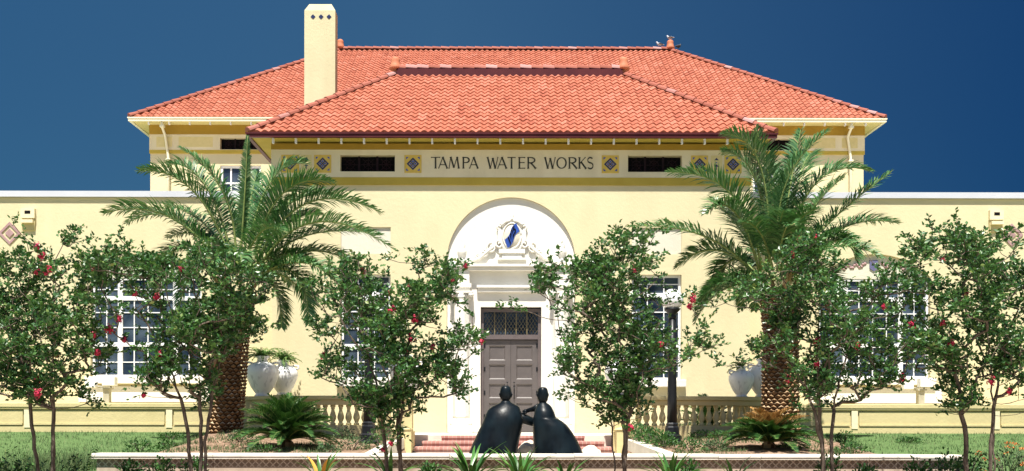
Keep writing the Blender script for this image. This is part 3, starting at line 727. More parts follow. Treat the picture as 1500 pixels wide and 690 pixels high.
for s in (-1, 1):
    xa, xb = (.004, DH - .092) if s > 0 else (-DH + .092, -.004)
    w = xb - xa; px0, px1 = xa + w * .2, xb - w * .2
    rows = [(527, 505), (555, 533), (583, 562), (612, 590)]
    holes = [rect(px0, px1, Zf(a), Zf(b)) for a, b in rows]
    o = bsheet('door', rect(xa, xb, .905, Zf(497)), holes, dY, .06, M['door'])
    m = MB()
    for a, b in rows:
        z0, z1 = Zf(a), Zf(b); g = .035
        P0 = [(px0, dY, z0), (px1, dY, z0), (px1, dY, z1), (px0, dY, z1)]; P1 = [(px0 + g, dY + .035, z0 + g), (px1 - g, dY + .035, z0 + g), (px1 - g, dY + .035, z1 - g), (px0 + g, dY + .035, z1 - g)]
        m.add([(x, y + .003, z) for x, y, z in P0] + P1, [(0, 1, 5, 4), (1, 2, 6, 5), (2, 3, 7, 6), (3, 0, 4, 7), (4, 5, 6, 7)])
    bchild(m, 'panel', M['door'], o)
    hx = xa + .10 if s > 0 else xb - .10
    m = MB(); m.tube([(hx, dY - .05, Zf(566)), (hx, dY - .06, Zf(570)), (hx, dY - .06, Zf(580)), (hx, dY - .05, Zf(584))], [.014] * 4, 6); m.lathe((hx, dY - .05, Zf(560)), [(.0, -.03), (.03, 0), (0, .03)], 8); m.box(hx - .015, hx + .015, dY - .05, dY - .001, Zf(584), Zf(583)); m.box(hx - .015, hx + .015, dY - .05, dY - .001, Zf(567), Zf(566))
    bchild(m, 'handle', M['iron'], o)
    for zz in (505, 540, 575, 610):
        ex = xb - .03 if s > 0 else xa + .03
        m = MB(); m.box(ex - .025, ex + .025, dY - .015, dY - .001, Zf(zz + 3), Zf(zz - 3)); bchild(m, 'hinge', M['iron'], o)

# cartouche over the door, relief scrolls, the date band
cz = Zf(347); cX = xat(749.5, FY)
def ell(cx, cz, rx, rz, a0=0, a1=360, n=28): return [(cx + rx * math.cos(R(a0 + (a1 - a0) * i / n)), cz + rz * math.sin(R(a0 + (a1 - a0) * i / n))) for i in range(n + (0 if a1 - a0 == 360 else 1))]
m = MB()
yb = DY - .001
outer = [(-.28, -.36), (.28, -.36), (.34, -.2), (.45, -.14), (.44, .12), (.42, .24), (.33, .26), (.30, .42), (.16, .52), (.05, .60), (-.05, .60), (-.16, .52), (-.30, .42), (-.33, .26), (-.42, .24), (-.44, .12), (-.45, -.14), (-.34, -.2)]
m.prism([(cX + x, cz + z) for x, z in outer], yb - .10, yb)
cart = part(m, 'cartouche', M['white'], bevel=.03)
m = MB()
vs = [(cX, yb - .17, cz + .03)]; n = 28
for q, d in ((.5, .16), (.85, .13), (1.0, .10)):
    vs += [(x, yb - d, z) for x, z in ell(cX, cz + .03, .26 * q, .36 * q, n=n)]
fs = [(0, 1 + i, 1 + (i + 1) % n) for i in range(n)]
for k in range(2): fs += [(1 + k * n + i, 1 + (k + 1) * n + i, 1 + (k + 1) * n + (i + 1) % n, 1 + k * n + (i + 1) % n) for i in range(n)]
m.add(vs, [f[::-1] for f in fs], 0, .5, True); bchild(m, 'shield', M['plaster'], cart)
# bead rim and scrolls
m = MB()
rim = ell(cX, cz + .03, .28, .385, n=32); m.tube([(x, yb - .11, z) for x, z in rim + rim[:1]], [.03] * 33, 6)
def volute(m, cx, cz, r, turns, s, a0, rad=.03, y=yb):
    pts = []; rr = []
    for i in range(22):
        t = i / 21; a = a0 + s * t * turns * 2 * math.pi; q = r * (1 - .85 * t)
        pts.append((cx + q * math.cos(a), y - .04 - .05 * t, cz + q * math.sin(a))); rr.append(rad * (1 - .5 * t))
    m.tube(pts, rr, 6)
for s in (-1, 1):
    volute(m, cX + s * .38, cz + .30, .12, 1.3, s, math.pi / 2, .045); volute(m, cX + s * .38, cz - .22, .13, 1.3, -s, math.pi / 2, .045)
    m.tube([(cX + s * .05, yb - .1, cz + .50), (cX + s * .2, yb - .12, cz + .46), (cX + s * .32, yb - .1, cz + .30)], [.05, .06, .04], 8)
m.lathe((cX, yb - .06, cz + .50), [(.07, 0), (.09, .05), (.05, .12), (.07, .16), (.02, .22)], 10)
bchild(m, 'scrollwork', M['white'], cart)
m = MB(); m.box(cX - .40, cX + .40, yb - .14, yb, cz - .50, cz - .37); m.box(cX - .30, cX + .30, yb - .10, yb, cz - .64, cz - .502)
m.box(cX - .44, cX + .44, yb - .17, yb, cz - .70, cz - .642); bchild(m, 'pedestal', M['white'], cart)
for s in (-1, 1):
    m = MB()
    volute(m, cX + s * .62, cz - .33, .17, 1.4, -s, math.pi / 2, .04); volute(m, cX + s * .86, cz - .50, .13, 1.4, s, math.pi / 2, .04); volute(m, cX + s * 1.05, cz - .6, .09, 1.3, -s, 0, .03)
    m.tube([(cX + s * .5, yb - .04, cz - .22), (cX + s * .72, yb - .05, cz - .42), (cX + s * 1.0, yb - .05, cz - .66), (cX + s * 1.25, yb - .04, cz - .74)], [.05, .06, .05, .03], 8)
    m.lathe((cX + s * 1.53, yb + .05, cz - .80), [(.16, 0), (.18, .06), (.08, .12), (.10, .2), (.15, .3), (.16, .4), (.09, .5), (.12, .56), (.04, .66), (.07, .72), (.02, .82)], 14)
    part(m, 'relief_ornament', M['white'])
# the blue band carrying the year, lying diagonally over the shield
ang = R(55); ca, sa = math.cos(ang), math.sin(ang); L, Wd = .62, .225
def on_band(a, b_, out):
    """a along the band, b across it; the band sags slightly at its two ends and its ends are cut upright"""
    t = a / L; bend = .035 * math.sin(t * 2 * math.pi); a = a + b_ * .68
    b_ += bend
    return (cX + a * ca - b_ * sa, yb - .185 + .30 * t * t * .5 - out, cz + .03 + a * sa + b_ * ca)
band = MB(); nb = 14
for o_, fl in ((0, 1), (-.03, -1)):
    vs = [on_band(-L / 2 + L * i / nb, q * Wd / 2, o_) for i in range(nb + 1) for q in (-1, 1)]
    band.add(vs, [(2 * i, 2 * i + 2, 2 * i + 3, 2 * i + 1)[::fl] for i in range(nb)], 0, .5, True)
bd = bchild(band, 'date_band', M['blue'], cart)
def digits(txt, size, mat, parent):
    cu = bpy.data.curves.new('date', 'FONT'); cu.body = txt; cu.size = size; cu.align_x = 'CENTER'; cu.align_y = 'CENTER'; cu.extrude = .006; cu.offset = .007; cu.space_character = 1.0
    t = bpy.data.objects.new('date', cu); C.objects.link(t)
    me = bpy.data.meshes.new_from_object(t.evaluated_get(bpy.context.evaluated_depsgraph_get()))
    bpy.data.objects.remove(t)
    for v in me.vertices:
        x, z, e = v.co; v.co = on_band(x, z, .012 + e)
    me.materials.clear(); me.materials.append(mat)
    o = bpy.data.objects.new('year_digits', me); C.objects.link(o); o.parent = parent
digits('1925', .235, M['black'], cart)

# ------------------------------------------------------------------ terrace, steps, balustrades
m = MB(); m.box(-7.28, 7.28, 25.36, FY - .31 + .3, .5, .888)
struct(m.build('terrace_paving', M['concrete']))
st = thing('entrance_steps', 'red brick entrance steps leading up to the grey double door', 'steps', (0, 24.9, .45))
for k, (y0, z0, z1, hw) in enumerate(((24.40, .40, .595, 2.66), (24.74, .40, .742, 2.45), (25.06, .40, .886, 1.95))):
    m = MB(); m.box(-hw, hw, y0 + .03, 25.355, z0, z1 - .062); m.box(-hw - .01, hw + .01, y0, 25.356, z1 - .06, z1)
    o = m.build('step', M['brick'], st); o.matrix_parent_inverse = Matrix.Translation(Vector((0, -24.9, -.45)))

for s, lab in ((-1, 'pale concrete kerb beside the path, on the side of the half-hidden lamp post'), (1, 'pale concrete kerb beside the path, next to the row of low hedge shrubs')):
    m = MB(); n = 10
    for k in range(n):
        y0, y1 = 18.3 + 6.0 * k / n, 18.3 + 6.0 * (k + 1) / n - .01
        za, zb = .72 + .14 * k / n, .72 + .14 * (k + 1) / n
        xa, xb = sorted((s * 2.87, s * 3.13))
        m.add([(xa, y0, .3), (xb, y0, .3), (xb, y1, .3), (xa, y1, .3), (xa, y0, za), (xb, y0, za), (xb, y1, zb), (xa, y1, zb)], [(0, 3, 2, 1), (4, 5, 6, 7), (0, 1, 5, 4), (1, 2, 6, 5), (2, 3, 7, 6), (3, 0, 4, 7)])
    o = tag(m.build('path_kerb', M['concrete']), lab, 'kerb', 'kerbs along the entrance path')

def bal_y(x): a = abs(x); return 24.62 + (max(0, a - 4.6) / 2.8) ** 2 * 1.6
zb0, zb1 = .80, zat(580, 24.62)
bprof = [(.075, 0), (.075, .05), (.045, .07), (.055, .10), (.085, .17), (.092, .22), (.075, .30), (.048, .38), (.042, .43), (.058, .45), (.045, .47), (.07, .50), (.07, .55)]
def strip(mb, s, x0, x1, hw, za, zb, n=24):
    vs = []; fs = []
    for i in range(n + 1):
        a = x0 + (x1 - x0) * i / n; dy = (bal_y(a + .01) - bal_y(a - .01)) / .02; l = math.hypot(1, dy); nx, ny = -dy / l, 1 / l
        for q in (-1, 1):
            for z in (za, zb): vs.append((s * (a + q * hw * nx), bal_y(a) + q * hw * ny, z))
    for i in range(n):
        o = i * 4
        fs += [(o, o + 1, o + 5, o + 4), (o + 2, o + 6, o + 7, o + 3), (o + 1, o + 3, o + 7, o + 5), (o, o + 4, o + 6, o + 2)]
    fs += [(0, 2, 3, 1), (n * 4, n * 4 + 1, n * 4 + 3, n * 4 + 2)]
    if s < 0: fs = [f[::-1] for f in fs]
    mb.add(vs, fs)
for s, lab in ((-1, 'curved yellow balustrade with turned balusters behind the dark green sago palm'), (1, 'curved yellow balustrade with turned balusters behind the sago palm with orange-brown fronds')):
    root = thing('balustrade', lab, 'balustrade', (s * 5.0, 24.7, .8), 'balustrades in front of the pavilion'); inv = Matrix.Translation(Vector((-s * 5.0, -24.7, -.8)))
    def bpart(mb, name, mat, bv=0):
        o = mb.build(name, mat, root, bv); o.matrix_parent_inverse = inv; return o
    m = MB(); strip(m, s, 3.08, 7.3, .17, zb0 - .3, zb0 + .38); bpart(m, 'base_rail', M['yellow2'], .012)
    m = MB(); strip(m, s, 3.08, 7.3, .13, zb1 - .25, zb1 - .11); strip(m, s, 3.08, 7.3, .20, zb1 - .108, zb1); bpart(m, 'cap_rail', M['yellow2'], .015)
    z0 = zb0 + .38; hgt = zb1 - .25 - z0
    m = MB(); m.lathe((0, 0, 0), [(r, z * hgt / .55) for r, z in bprof], 14); b0 = bpart(m, 'baluster', M['yellow2'])
    a = 3.36; k = 0
    while a < 7.05:
        o = b0 if k == 0 else link_copy(b0, root)
        o.location = (s * a, bal_y(a), z0)
        dy = (bal_y(a + .01) - bal_y(a - .01)) / .02; a += .212 / math.hypot(1, dy) ** .6; k += 1
    for a, w in ((2.89, .19), (7.42, .24)):
        m = MB(); y = bal_y(a); m.box(s * a - w, s * a + w, y - w, y + w, .5, zb1 - .12); m.box(s * a - w - .05, s * a + w + .05, y - w - .05, y + w + .05, zb1 - .118, zb1 + .002); m.box(s * a - w - .04, s * a + w + .04, y - w - .04, y + w + .04, .49, zb0 + .22)
        bpart(m, 'pier', M['yellow2'], .012)
    # low cheek block by the steps
    m = MB(); xa, xb = sorted((s * 2.69, s * 3.2)); m.box(xa, xb, 24.0, 24.40, .4, zat(640, 24) + .2); m.add([(xa - .03, 23.97, 1.08), (xb + .03, 23.97, 1.08), (xb + .03, 24.42, 1.08), (xa - .03, 24.42, 1.08), ((xa + xb) / 2, 24.2, 1.2)], [(0, 1, 4), (1, 2, 4), (2, 3, 4), (3, 0, 4), (3, 2, 1, 0)])
    bpart(m, 'cheek_block', M['yellow2'])

# panelled terrace walls under the wing windows
for s, lab in ((-1, 'low panelled yellow terrace wall behind the lawn, under the window with the left-hand urns'), (1, 'low panelled yellow terrace wall behind the lawn, beyond the thick bare-trunked palm')):
    if s < 0: lab = 'low panelled yellow terrace wall behind the lawn, beyond the palm half hidden by a crepe myrtle'
    root = thing('terrace_wall', lab, 'wall', (s * 12, 26.5, .7), 'terrace walls under the wings'); inv = Matrix.Translation(Vector((-s * 12, -26.5, -.7)))
    def tpart(mb, name, mat, bv=0):
        o = mb.build(name, mat, root, bv); o.matrix_parent_inverse = inv; return o
    TY = 26.5; Zt = lambda py: zat(py, TY)
    xa, xb = (7.68, WX1) if s > 0 else (-WX1, -7.68)
    m = MB(); m.box(xa, xb, TY + .06, WY - .002, .4, Zt(600)); m.box(xa, xb, TY + .01, TY + .059, .4, Zt(625)); tpart(m, 'wall_body', M['yellow2'])
    m = MB(); m.box(xa - .05, xb + .05, TY - .035, WY - .063, Zt(598), Zt(591) ); m.box(xa - .02, xb + .02, TY - .018, TY + .5, Zt(600.5), Zt(598) - .002); tpart(m, 'ledge', M['yellow2'], .02)
    edges = [9.9, 14.0, 18.1, 22.2]
    prev = 7.8
    for e in edges:
        p0, p1 = s * (prev + .05), s * (e - .13); p0, p1 = min(p0, p1), max(p0, p1)
        m = MB(); m.box(p0, p1, TY + .02, TY + .0595, Zt(622.5), Zt(602.5)); m.box(p0, p1, TY - .012, TY + .0195, Zt(623.5), Zt(621)); tpart(m, 'field_panel', M['yellow2'])
        q = s * e; m = MB(); m.box(q - .09, q + .09, TY - .008, TY + .0585, Zt(627.5), Zt(601)); tpart(m, 'pilaster', M['cream'])
        prev = e + .09

# ------------------------------------------------------------------ urns with ferns
def urn(loc, sc_, lab):
    root = thing('urn', lab, 'urn', loc, 'white urns on the balustrades')
    m = MB(); prof = [(.21, 0), (.21, .035), (.17, .06), (.21, .11), (.31, .25), (.40, .46), (.445, .61), (.44, .72), (.37, .84), (.24, .91), (.15, .94), (.135, 1.02), (.185, 1.06), (.20, 1.09), (.14, 1.09), (.10, 1.0)]
    m.lathe((0, 0, 0), prof, 32); m.build('body', M['urnw'], root)
    for a in (0.2, 3.34):
        h = MB(); c, s = math.cos(a), math.sin(a)
        h.tube([(c * r, s * r, z) for r, z in ((.39, .79), (.46, .84), (.44, .91), (.35, .92), (.24, .89))], [.03, .035, .035, .03, .025], 8); h.build('handle', M['urnw'], root)
    root.scale = (sc_,) * 3
    return root
def fern(loc, r, lab, n=46, seed=1, lean=(0, 0)):
    rg = random.Random(seed)
    root = thing('fern', lab, 'fern', loc)
    for k in range(n):
        m = MB(); a = rg.uniform(0, 6.283); L = r * rg.uniform(.6, 1.15); up = rg.uniform(.5, 2.4)
        p = Vector((0, 0, 0)); d = Vector((math.cos(a) + lean[0], math.sin(a) + lean[1], up)).normalized(); pts = [p.copy()]
        for i in range(9): d = (d + Vector((0, 0, -.17))).normalized(); p = p + d * L / 9; pts.append(p.copy())
        m.tube(pts, [.006] * 10, 4, 1)
        for i in range(1, 10):
            t = (pts[i] - pts[i - 1]).normalized(); sd = t.cross(Vector((0, 0, 1))).normalized(); w = L * .24 * (1 - i / 11)
            for q in (-1, 1):
                a0 = pts[i - 1]; b = a0 + sd * q * w + t * w * .6 + Vector((0, 0, rg.uniform(-.03, .03)))
                m.add([a0, a0 + (b - a0) * .5 + t * .03, b, a0 + (b - a0) * .5 - t * .03], [(0, 1, 2, 3)], 0, rg.random())
        m.build('frond', [M['fern'], M['rachis']], root)
    return root
zc = zb1 + .003
u = {}
X1, Y1 = -7.42, bal_y(7.42)
urn((X1 + .28, Y1 - .02, zc), 1.05, 'white urn with fern on the balustrade end pier beside the half-hidden palm trunk')
urn((X1 + .66, 27.2, 2.02), .95, 'white urn with fern, second from the half-hidden palm, set back behind the balustrade')
urn((-2.89, bal_y(2.89), zc), 1.0, 'white urn glimpsed through the crepe myrtle left of the bronze statues')
urn((2.89, bal_y(2.89), zc), 1.0, 'white urn hidden behind the crepe myrtle right of the bronze statues')
urn((xat(1086, 26.0), 26.0, zc), .80, 'smaller white urn beside the bare palm trunk, the one farther from it')
urn((xat(1117, 26.2), 26.2, zc - .0), 1.0, 'white urn partly covered by the bare palm trunk')
ped = MB(); ped.box(-.24, .24, -.24, .24, 0, 1.13)
for nm, (x, y) in (('pedestal', (X1 + .66, 27.2)), ('pedestal', (xat(1086, 26.0), 26.0)), ('pedestal', (xat(1117, 26.2), 26.2))):
    pass
urns = [o for o in bpy.data.objects if o.name.startswith('urn')]
for o in (urns[1], urns[4], urns[5]):
    p = MB(); h = (o.location.z - .889) / o.scale.z; w = .24
    p.box(-w, w, -w, w, -h, -.002); p.box(-w - .03, w + .03, -w - .03, w + .03, -.1, -.001); p.build('pedestal', M['yellow2'], o)
def top_of(o): return o.location + Vector((0, 0, 1.05 * o.scale.z))
fern(top_of(urns[0]), .62, 'feathery light green fern in the urn nearer the half-hidden palm trunk', seed=3)
fern(top_of(urns[1]), .60, 'feathery light green fern in the set-back urn, spilling to the right', seed=4, lean=(.35, 0))
fern(top_of(urns[4]), .42, 'small light green fern in the urn left of the bare palm trunk', n=20, seed=5, lean=(-.5, 0))

# ------------------------------------------------------------------ lamp posts
def lamp(x, lab, zt):
    y = 22.0; z = gz(x, y) - .03
    root = thing('lamp_post', lab, 'lamp post', (x, y, z), 'lamp posts flanking the path')
    H = zt - z
    m = MB(); m.lathe((0, 0, 0), [(.27, 0), (.27, .06), (.23, .10), (.22, .22), (.18, .26), (.165, .42), (.14, .46), (.15, .50), (.12, .54)], 8, 0, False); m.build('base', M['iron'], root)
    m = MB(); m.lathe((0, 0, .541), [(.115, 0), (.105, .6), (.095, 1.4), (.085, H - 1.25)], 24, 0, True, flute=12, fl=.05); m.build('post', M['iron'], root)
    m = MB(); m.lathe((0, 0, H - .71), [(.085, 0), (.11, .03), (.09, .07), (.10, .12), (.18, .2), (.2, .24)], 20); m.build('lamp_holder', M['iron'], root)
    m = MB(); m.lathe((0, 0, H - .469), [(.14, 0), (.22, .06), (.262, .16), (.265, .22), (.24, .32), (.17, .41), (.08, .46), (.01, .47)], 24); m.build('globe', M['globe'], root)
lamp(xat(984.5, 22), 'black lamp post with white globe rising between the crepe myrtle and the bare palm trunk', zat(423, 22))
lamp(xat(540, 22), 'black lamp post largely hidden in the crepe myrtle left of the doorway', zat(423, 22))

# ------------------------------------------------------------------ planter wall
root = thing('planter_wall', 'low pinkish planter wall with pale rounded coping in front of the bronze statues', 'wall', (0, 18, .2))
inv = Matrix.Translation(Vector((0, -18, -.2)))
m = MB(); m.box(-8.30, 8.55, 17.95, 18.24, -.1, .628); o = m.build('wall_body', M['planter'], root); o.matrix_parent_inverse = inv
x = -8.42; rg = random.Random(5); k = 0; edges = [xat(p, 18) for p in (138, 247, 315, 453, 520, 590, 659, 735, 841, 913, 972, 1050, 1112, 1199, 1270, 1311, 1343, 1393, 1408)]
m = MB()
for a, b in zip(edges[:-1], edges[1:]):
    dz = rg.uniform(-.006, .006); r = .05
    prof = [(17.86 + .012, .63), (18.31, .63), (18.31, .725 + dz), (17.92, .733 + dz)] + [(17.905 - r * math.sin(R(t)) * .9, .683 + dz + r * math.cos(R(t))) for t in (15, 45, 75, 105, 135)]
    m.extrude_x(prof[::-1], a + .004, b - .004)
o = m.build('coping', M['cap'], root); o.matrix_parent_inverse = inv

# ------------------------------------------------------------------ bronze statues
SY = 19.6
def loft_px(mb, rings, n=40, y0=SY):
    """rings: (y px, left px, right px, half depth m, depth shift m); smoothed with a cardinal spline"""
    A = np.array(rings, float); out = []
    for k in range(len(A) - 1):
        p0, p1, p2, p3 = A[max(k - 1, 0)], A[k], A[k + 1], A[min(k + 2, len(A) - 1)]
        for t in (0, .25, .5, .75): out.append(.5 * (2 * p1 + (p2 - p0) * t + (2 * p0 - 5 * p1 + 4 * p2 - p3) * t * t + (3 * p1 - p0 - 3 * p2 + p3) * t ** 3))
    out.append(A[-1]); vs = []; fs = []
    for k, (py, l, r, hd, sh) in enumerate(out):
        a, b = xat(l, y0), xat(r, y0); z = zat(py, y0); low = max(0, (py - 605) / 60)
        for i in range(n):
            t = 2 * math.pi * i / n; fold = 1 + .014 * low * math.sin(5 * t + 1.3 + l * .01) + .006 * low * math.sin(9 * t)
            vs.append(((a + b) / 2 + (b - a) / 2 * math.cos(t), y0 + sh + hd * math.sin(t) * fold, z))
    for k in range(len(out) - 1):
        for i in range(n):
            j = (i + 1) % n; fs.append((k * n + i, (k + 1) * n + i, (k + 1) * n + j, k * n + j))
    fs.append(tuple(range(n))); fs.append(tuple((len(out) - 1) * n + i for i in range(n - 1, -1, -1)))
    mb.add(vs, fs, 0, .5, True)
def head_rings(cx, top, bot, hw):
    out = []; nk = 5.2
    for i in range(10):
        a = math.pi * (.05 + .80 * i / 9); py = (top + bot) / 2 - (bot - top) / 2 * math.cos(a); w = hw * math.sin(a) ** .50
        if i == 9: w = max(w, nk + .3)
        out.append((py, cx - w, cx + w, w / 68.6 * 1.12, .03))
    return out
def finish_bronze(mb, name, lab):
    o = mb.build(name, M['bronze'])
    return tag(o, lab, 'statue', 'bronze statues in front of the doorway')
m = MB()
rings = head_rings(740.8, 564.8, 588, 8.9)
rings += [(587.4, 734.4, 747.4, .09, .01), (589.5, 732.2, 749.8, .105, 0), (592, 727.5, 754.5, .135, -.01), (595.5, 720.5, 760.2, .17, -.02), (600, 715, 762.3, .21, -.03), (606, 711.8, 764.4, .25, -.04), (613, 709, 765.8, .28, -.05), (622, 705.5, 765.4, .31, -.05), (632, 700.5, 763.8, .34, -.04), (642, 696, 761.5, .38, -.03), (652, 691.5, 759.5, .42, -.02), (662, 687.8, 758.5, .45, 0), (675, 685, 758.5, .47, 0)]
loft_px(m, rings)
e = at(732.4, 577, SY)
for q, (ex, ey) in ((1, (732.9, 578)), (-1, (748.7, 578))):
    e = at(ex, ey, SY); m.tube([(e.x, e.y + .0, e.z - .06), (e.x - q * .012, e.y - .02, e.z), (e.x, e.y - .01, e.z + .06)], [.01, .02, .01], 8)
m.tube([at(741, 574, SY) + Vector((0, .13, 0)), at(741, 578, SY) + Vector((0, .17, 0)), at(741, 580, SY) + Vector((0, .13, 0))], [.01, .03, .01], 8)
p, q = at(758, 611, SY), at(783, 618, SY)
m.tube([p + Vector((-.05, .12, 0)), p.lerp(q, .5) + Vector((0, .22, 0)), q + Vector((0, .20, -.02))], [.12, .11, .09], 12)
finish_bronze(m, 'bronze_statue', 'dark bronze cloaked figure seen from behind, broad shouldered, taller wider cape')
m = MB()
rings = head_rings(795, 566.8, 590.5, 8.3)
rings += [(590, 789.6, 801.2, .085, .01), (592, 787.6, 804, .10, 0), (594.6, 785.8, 807, .13, 0), (598, 784.5, 809, .16, -.01), (602, 783, 811, .19, -.02), (607, 782, 812.8, .21, -.03), (611.5, 781, 814.5, .23, -.03), (614, 780.8, 819, .25, -.03), (618, 780.4, 825, .27, -.03), (624, 780.4, 831.5, .30, -.03), (632, 780.6, 837.5, .33, -.02), (642, 781, 844, .36, -.01), (652, 781.3, 849, .40, 0), (662, 781.5, 853.5, .43, 0), (675, 781.5, 857, .45, 0)]
loft_px(m, rings)
for q, (ex, ey) in ((1, (787.3, 578.5)), (-1, (802.7, 578.5))):
    e = at(ex, ey, SY); m.tube([(e.x, e.y, e.z - .05), (e.x - q * .004, e.y - .02, e.z), (e.x, e.y - .01, e.z + .05)], [.008, .017, .008], 8)
m.tube([at(795, 575, SY) + Vector((0, .12, 0)), at(795, 579, SY) + Vector((0, .155, 0)), at(795, 581, SY) + Vector((0, .12, 0))], [.01, .028, .01], 8)
m.tube([at(790, 596.5, SY) + Vector((0, .06, 0)), at(783, 599, SY) + Vector((0, .13, 0)), at(777, 600.3, SY) + Vector((0, .16, 0)), at(771.5, 602, SY) + Vector((0, .17, 0))], [.09, .065, .05, .042], 10)
hb = at(770.5, 602.5, SY) + Vector((0, .17, 0))
m.tube([hb + Vector((.03, 0, .01)), hb, hb + Vector((-.06, .01, -.025))], [.042, .055, .045], 10)
for k in range(4): m.tube([hb + Vector((-.04, -.035 + .025 * k, -.02)), hb + Vector((-.075, -.04 + .026 * k, -.045)), hb + Vector((-.085 + .008 * abs(k - 1), -.04 + .026 * k, -.09))], [.015, .014, .010], 6)
m.tube([hb + Vector((0, -.04, -.01)), hb + Vector((-.02, -.06, -.05)), hb + Vector((-.03, -.05, -.08))], [.018, .016, .010], 6)
finish_bronze(m, 'bronze_statue', 'slimmer dark bronze cloaked figure with outstretched arm and cape flaring to one side')

def boulder(loc, sx, sy, sz, lab, seed):
    bm = bmesh.new(); bmesh.ops.create_icosphere(bm, subdivisions=3, radius=1); rg = random.Random(seed)
    ph = [(rg.uniform(1, 3.5), rg.uniform(0, 6), Vector((rg.uniform(-1, 1), rg.uniform(-1, 1), rg.uniform(-1, 1)))) for _ in range(7)]
    for v in bm.verts:
        d = 1 + sum(.07 * math.sin(f * v.co.dot(a) * 2 + p) for f, p, a in ph); v.co = Vector((v.co.x * d * sx, v.co.y * d * sy, v.co.z * d * sz))
    me = bpy.data.meshes.new('boulder'); bm.to_mesh(me); bm.free(); me.materials.append(M['rock'])
    o = bpy.data.objects.new('boulder', me); C.objects.link(o); o.location = loc
    tag(o, lab, 'boulder')
boulder((xat(776, 20.2), 20.2, .58), .26, .22, .34, 'pale pinkish boulder glimpsed between the two bronze statues', 2)
boulder((xat(866, 20.0), 20.0, .60), .26, .22, .22, 'pale low boulder beside the flared bronze cape', 4)

# ------------------------------------------------------------------ floodlights on the terrace
def flood(px, s, lab):
    root = thing('floodlight', lab, 'floodlight', (xat(px, 27.6), 27.6, 1.79), 'floodlights on the terrace walls')
    m = MB(); m.box(-.09, .09, -.09, .09, 0, .40); m.box(-.14, .14, -.14, .14, .40, .45); m.build('post', M['grey'], root)
    m = MB(); m.tube([(-.12, 0, .47), (-.55 if s < 0 else -.35, -.05, .50)], [.03, .03], 8); m.tube([(.1, 0, .47), (.22, 0, .58)], [.03, .03], 8); m.build('arm', M['grey'], root)
    m = MB(); m.box(-.58, -.28, -.2, .0, .44, .62); m.build('lamp_head', M['winwhite'], root, .02)
    m = MB(); m.box(-.08, .3, -.2, .05, .5, .78); m.build('lamp_head', M['winwhite'], root, .02)
flood(157, -1, 'small white floodlight on a grey post under the more overgrown arched window')
flood(1348, 1, 'small white floodlight on a grey post under the less overgrown arched window')

# ------------------------------------------------------------------ pigeons on the roof
def pigeon(loc, rz, lab, dark=False):
    root = thing('pigeon', lab, 'bird', loc, 'pigeons on the roof'); root.rotation_euler = (0, 0, rz)
    m = MB()
    prof = [(-.20, .07, .012), (-.12, .09, .03), (-.04, .10, .062), (.04, .11, .07), (.10, .14, .055), (.125, .18, .035), (.135, .205, .036), (.155, .22, .03), (.17, .22, .012), (.195, .212, .004)]
    m.tube([(x, 0, z) for x, z, r in prof], [r for x, z, r in prof], 10); m.build('body', M['birddark'] if dark else M['bird'], root)
    for q in (-1, 1):
        w = MB(); w.tube([(.07, q * .055, .125), (-.02, q * .07, .12), (-.16, q * .03, .085)], [.02, .034, .008], 6); w.build('wing', M['birddark'], root)
        l = MB(); l.tube([(.01, q * .025, .07), (.015, q * .025, 0)], [.008, .006], 5); l.tube([(-.01, q * .025, .003), (.04, q * .025, .003)], [.005, .003], 5); l.build('leg', M['birddark'], root)
zrr = 18.42
pigeon((7.73, 43.0, zrr + .52), 2.6, 'pale pigeon standing on top of the terracotta finial')
pigeon((7.25, 43.0, zrr + .205), 3.0, 'pale pigeon standing on the ridge tiles next to the finial')
pigeon((8.05, 42.75, zrr + .02), .5, 'dark pigeon perched on the hip tiles just below the finial', True)

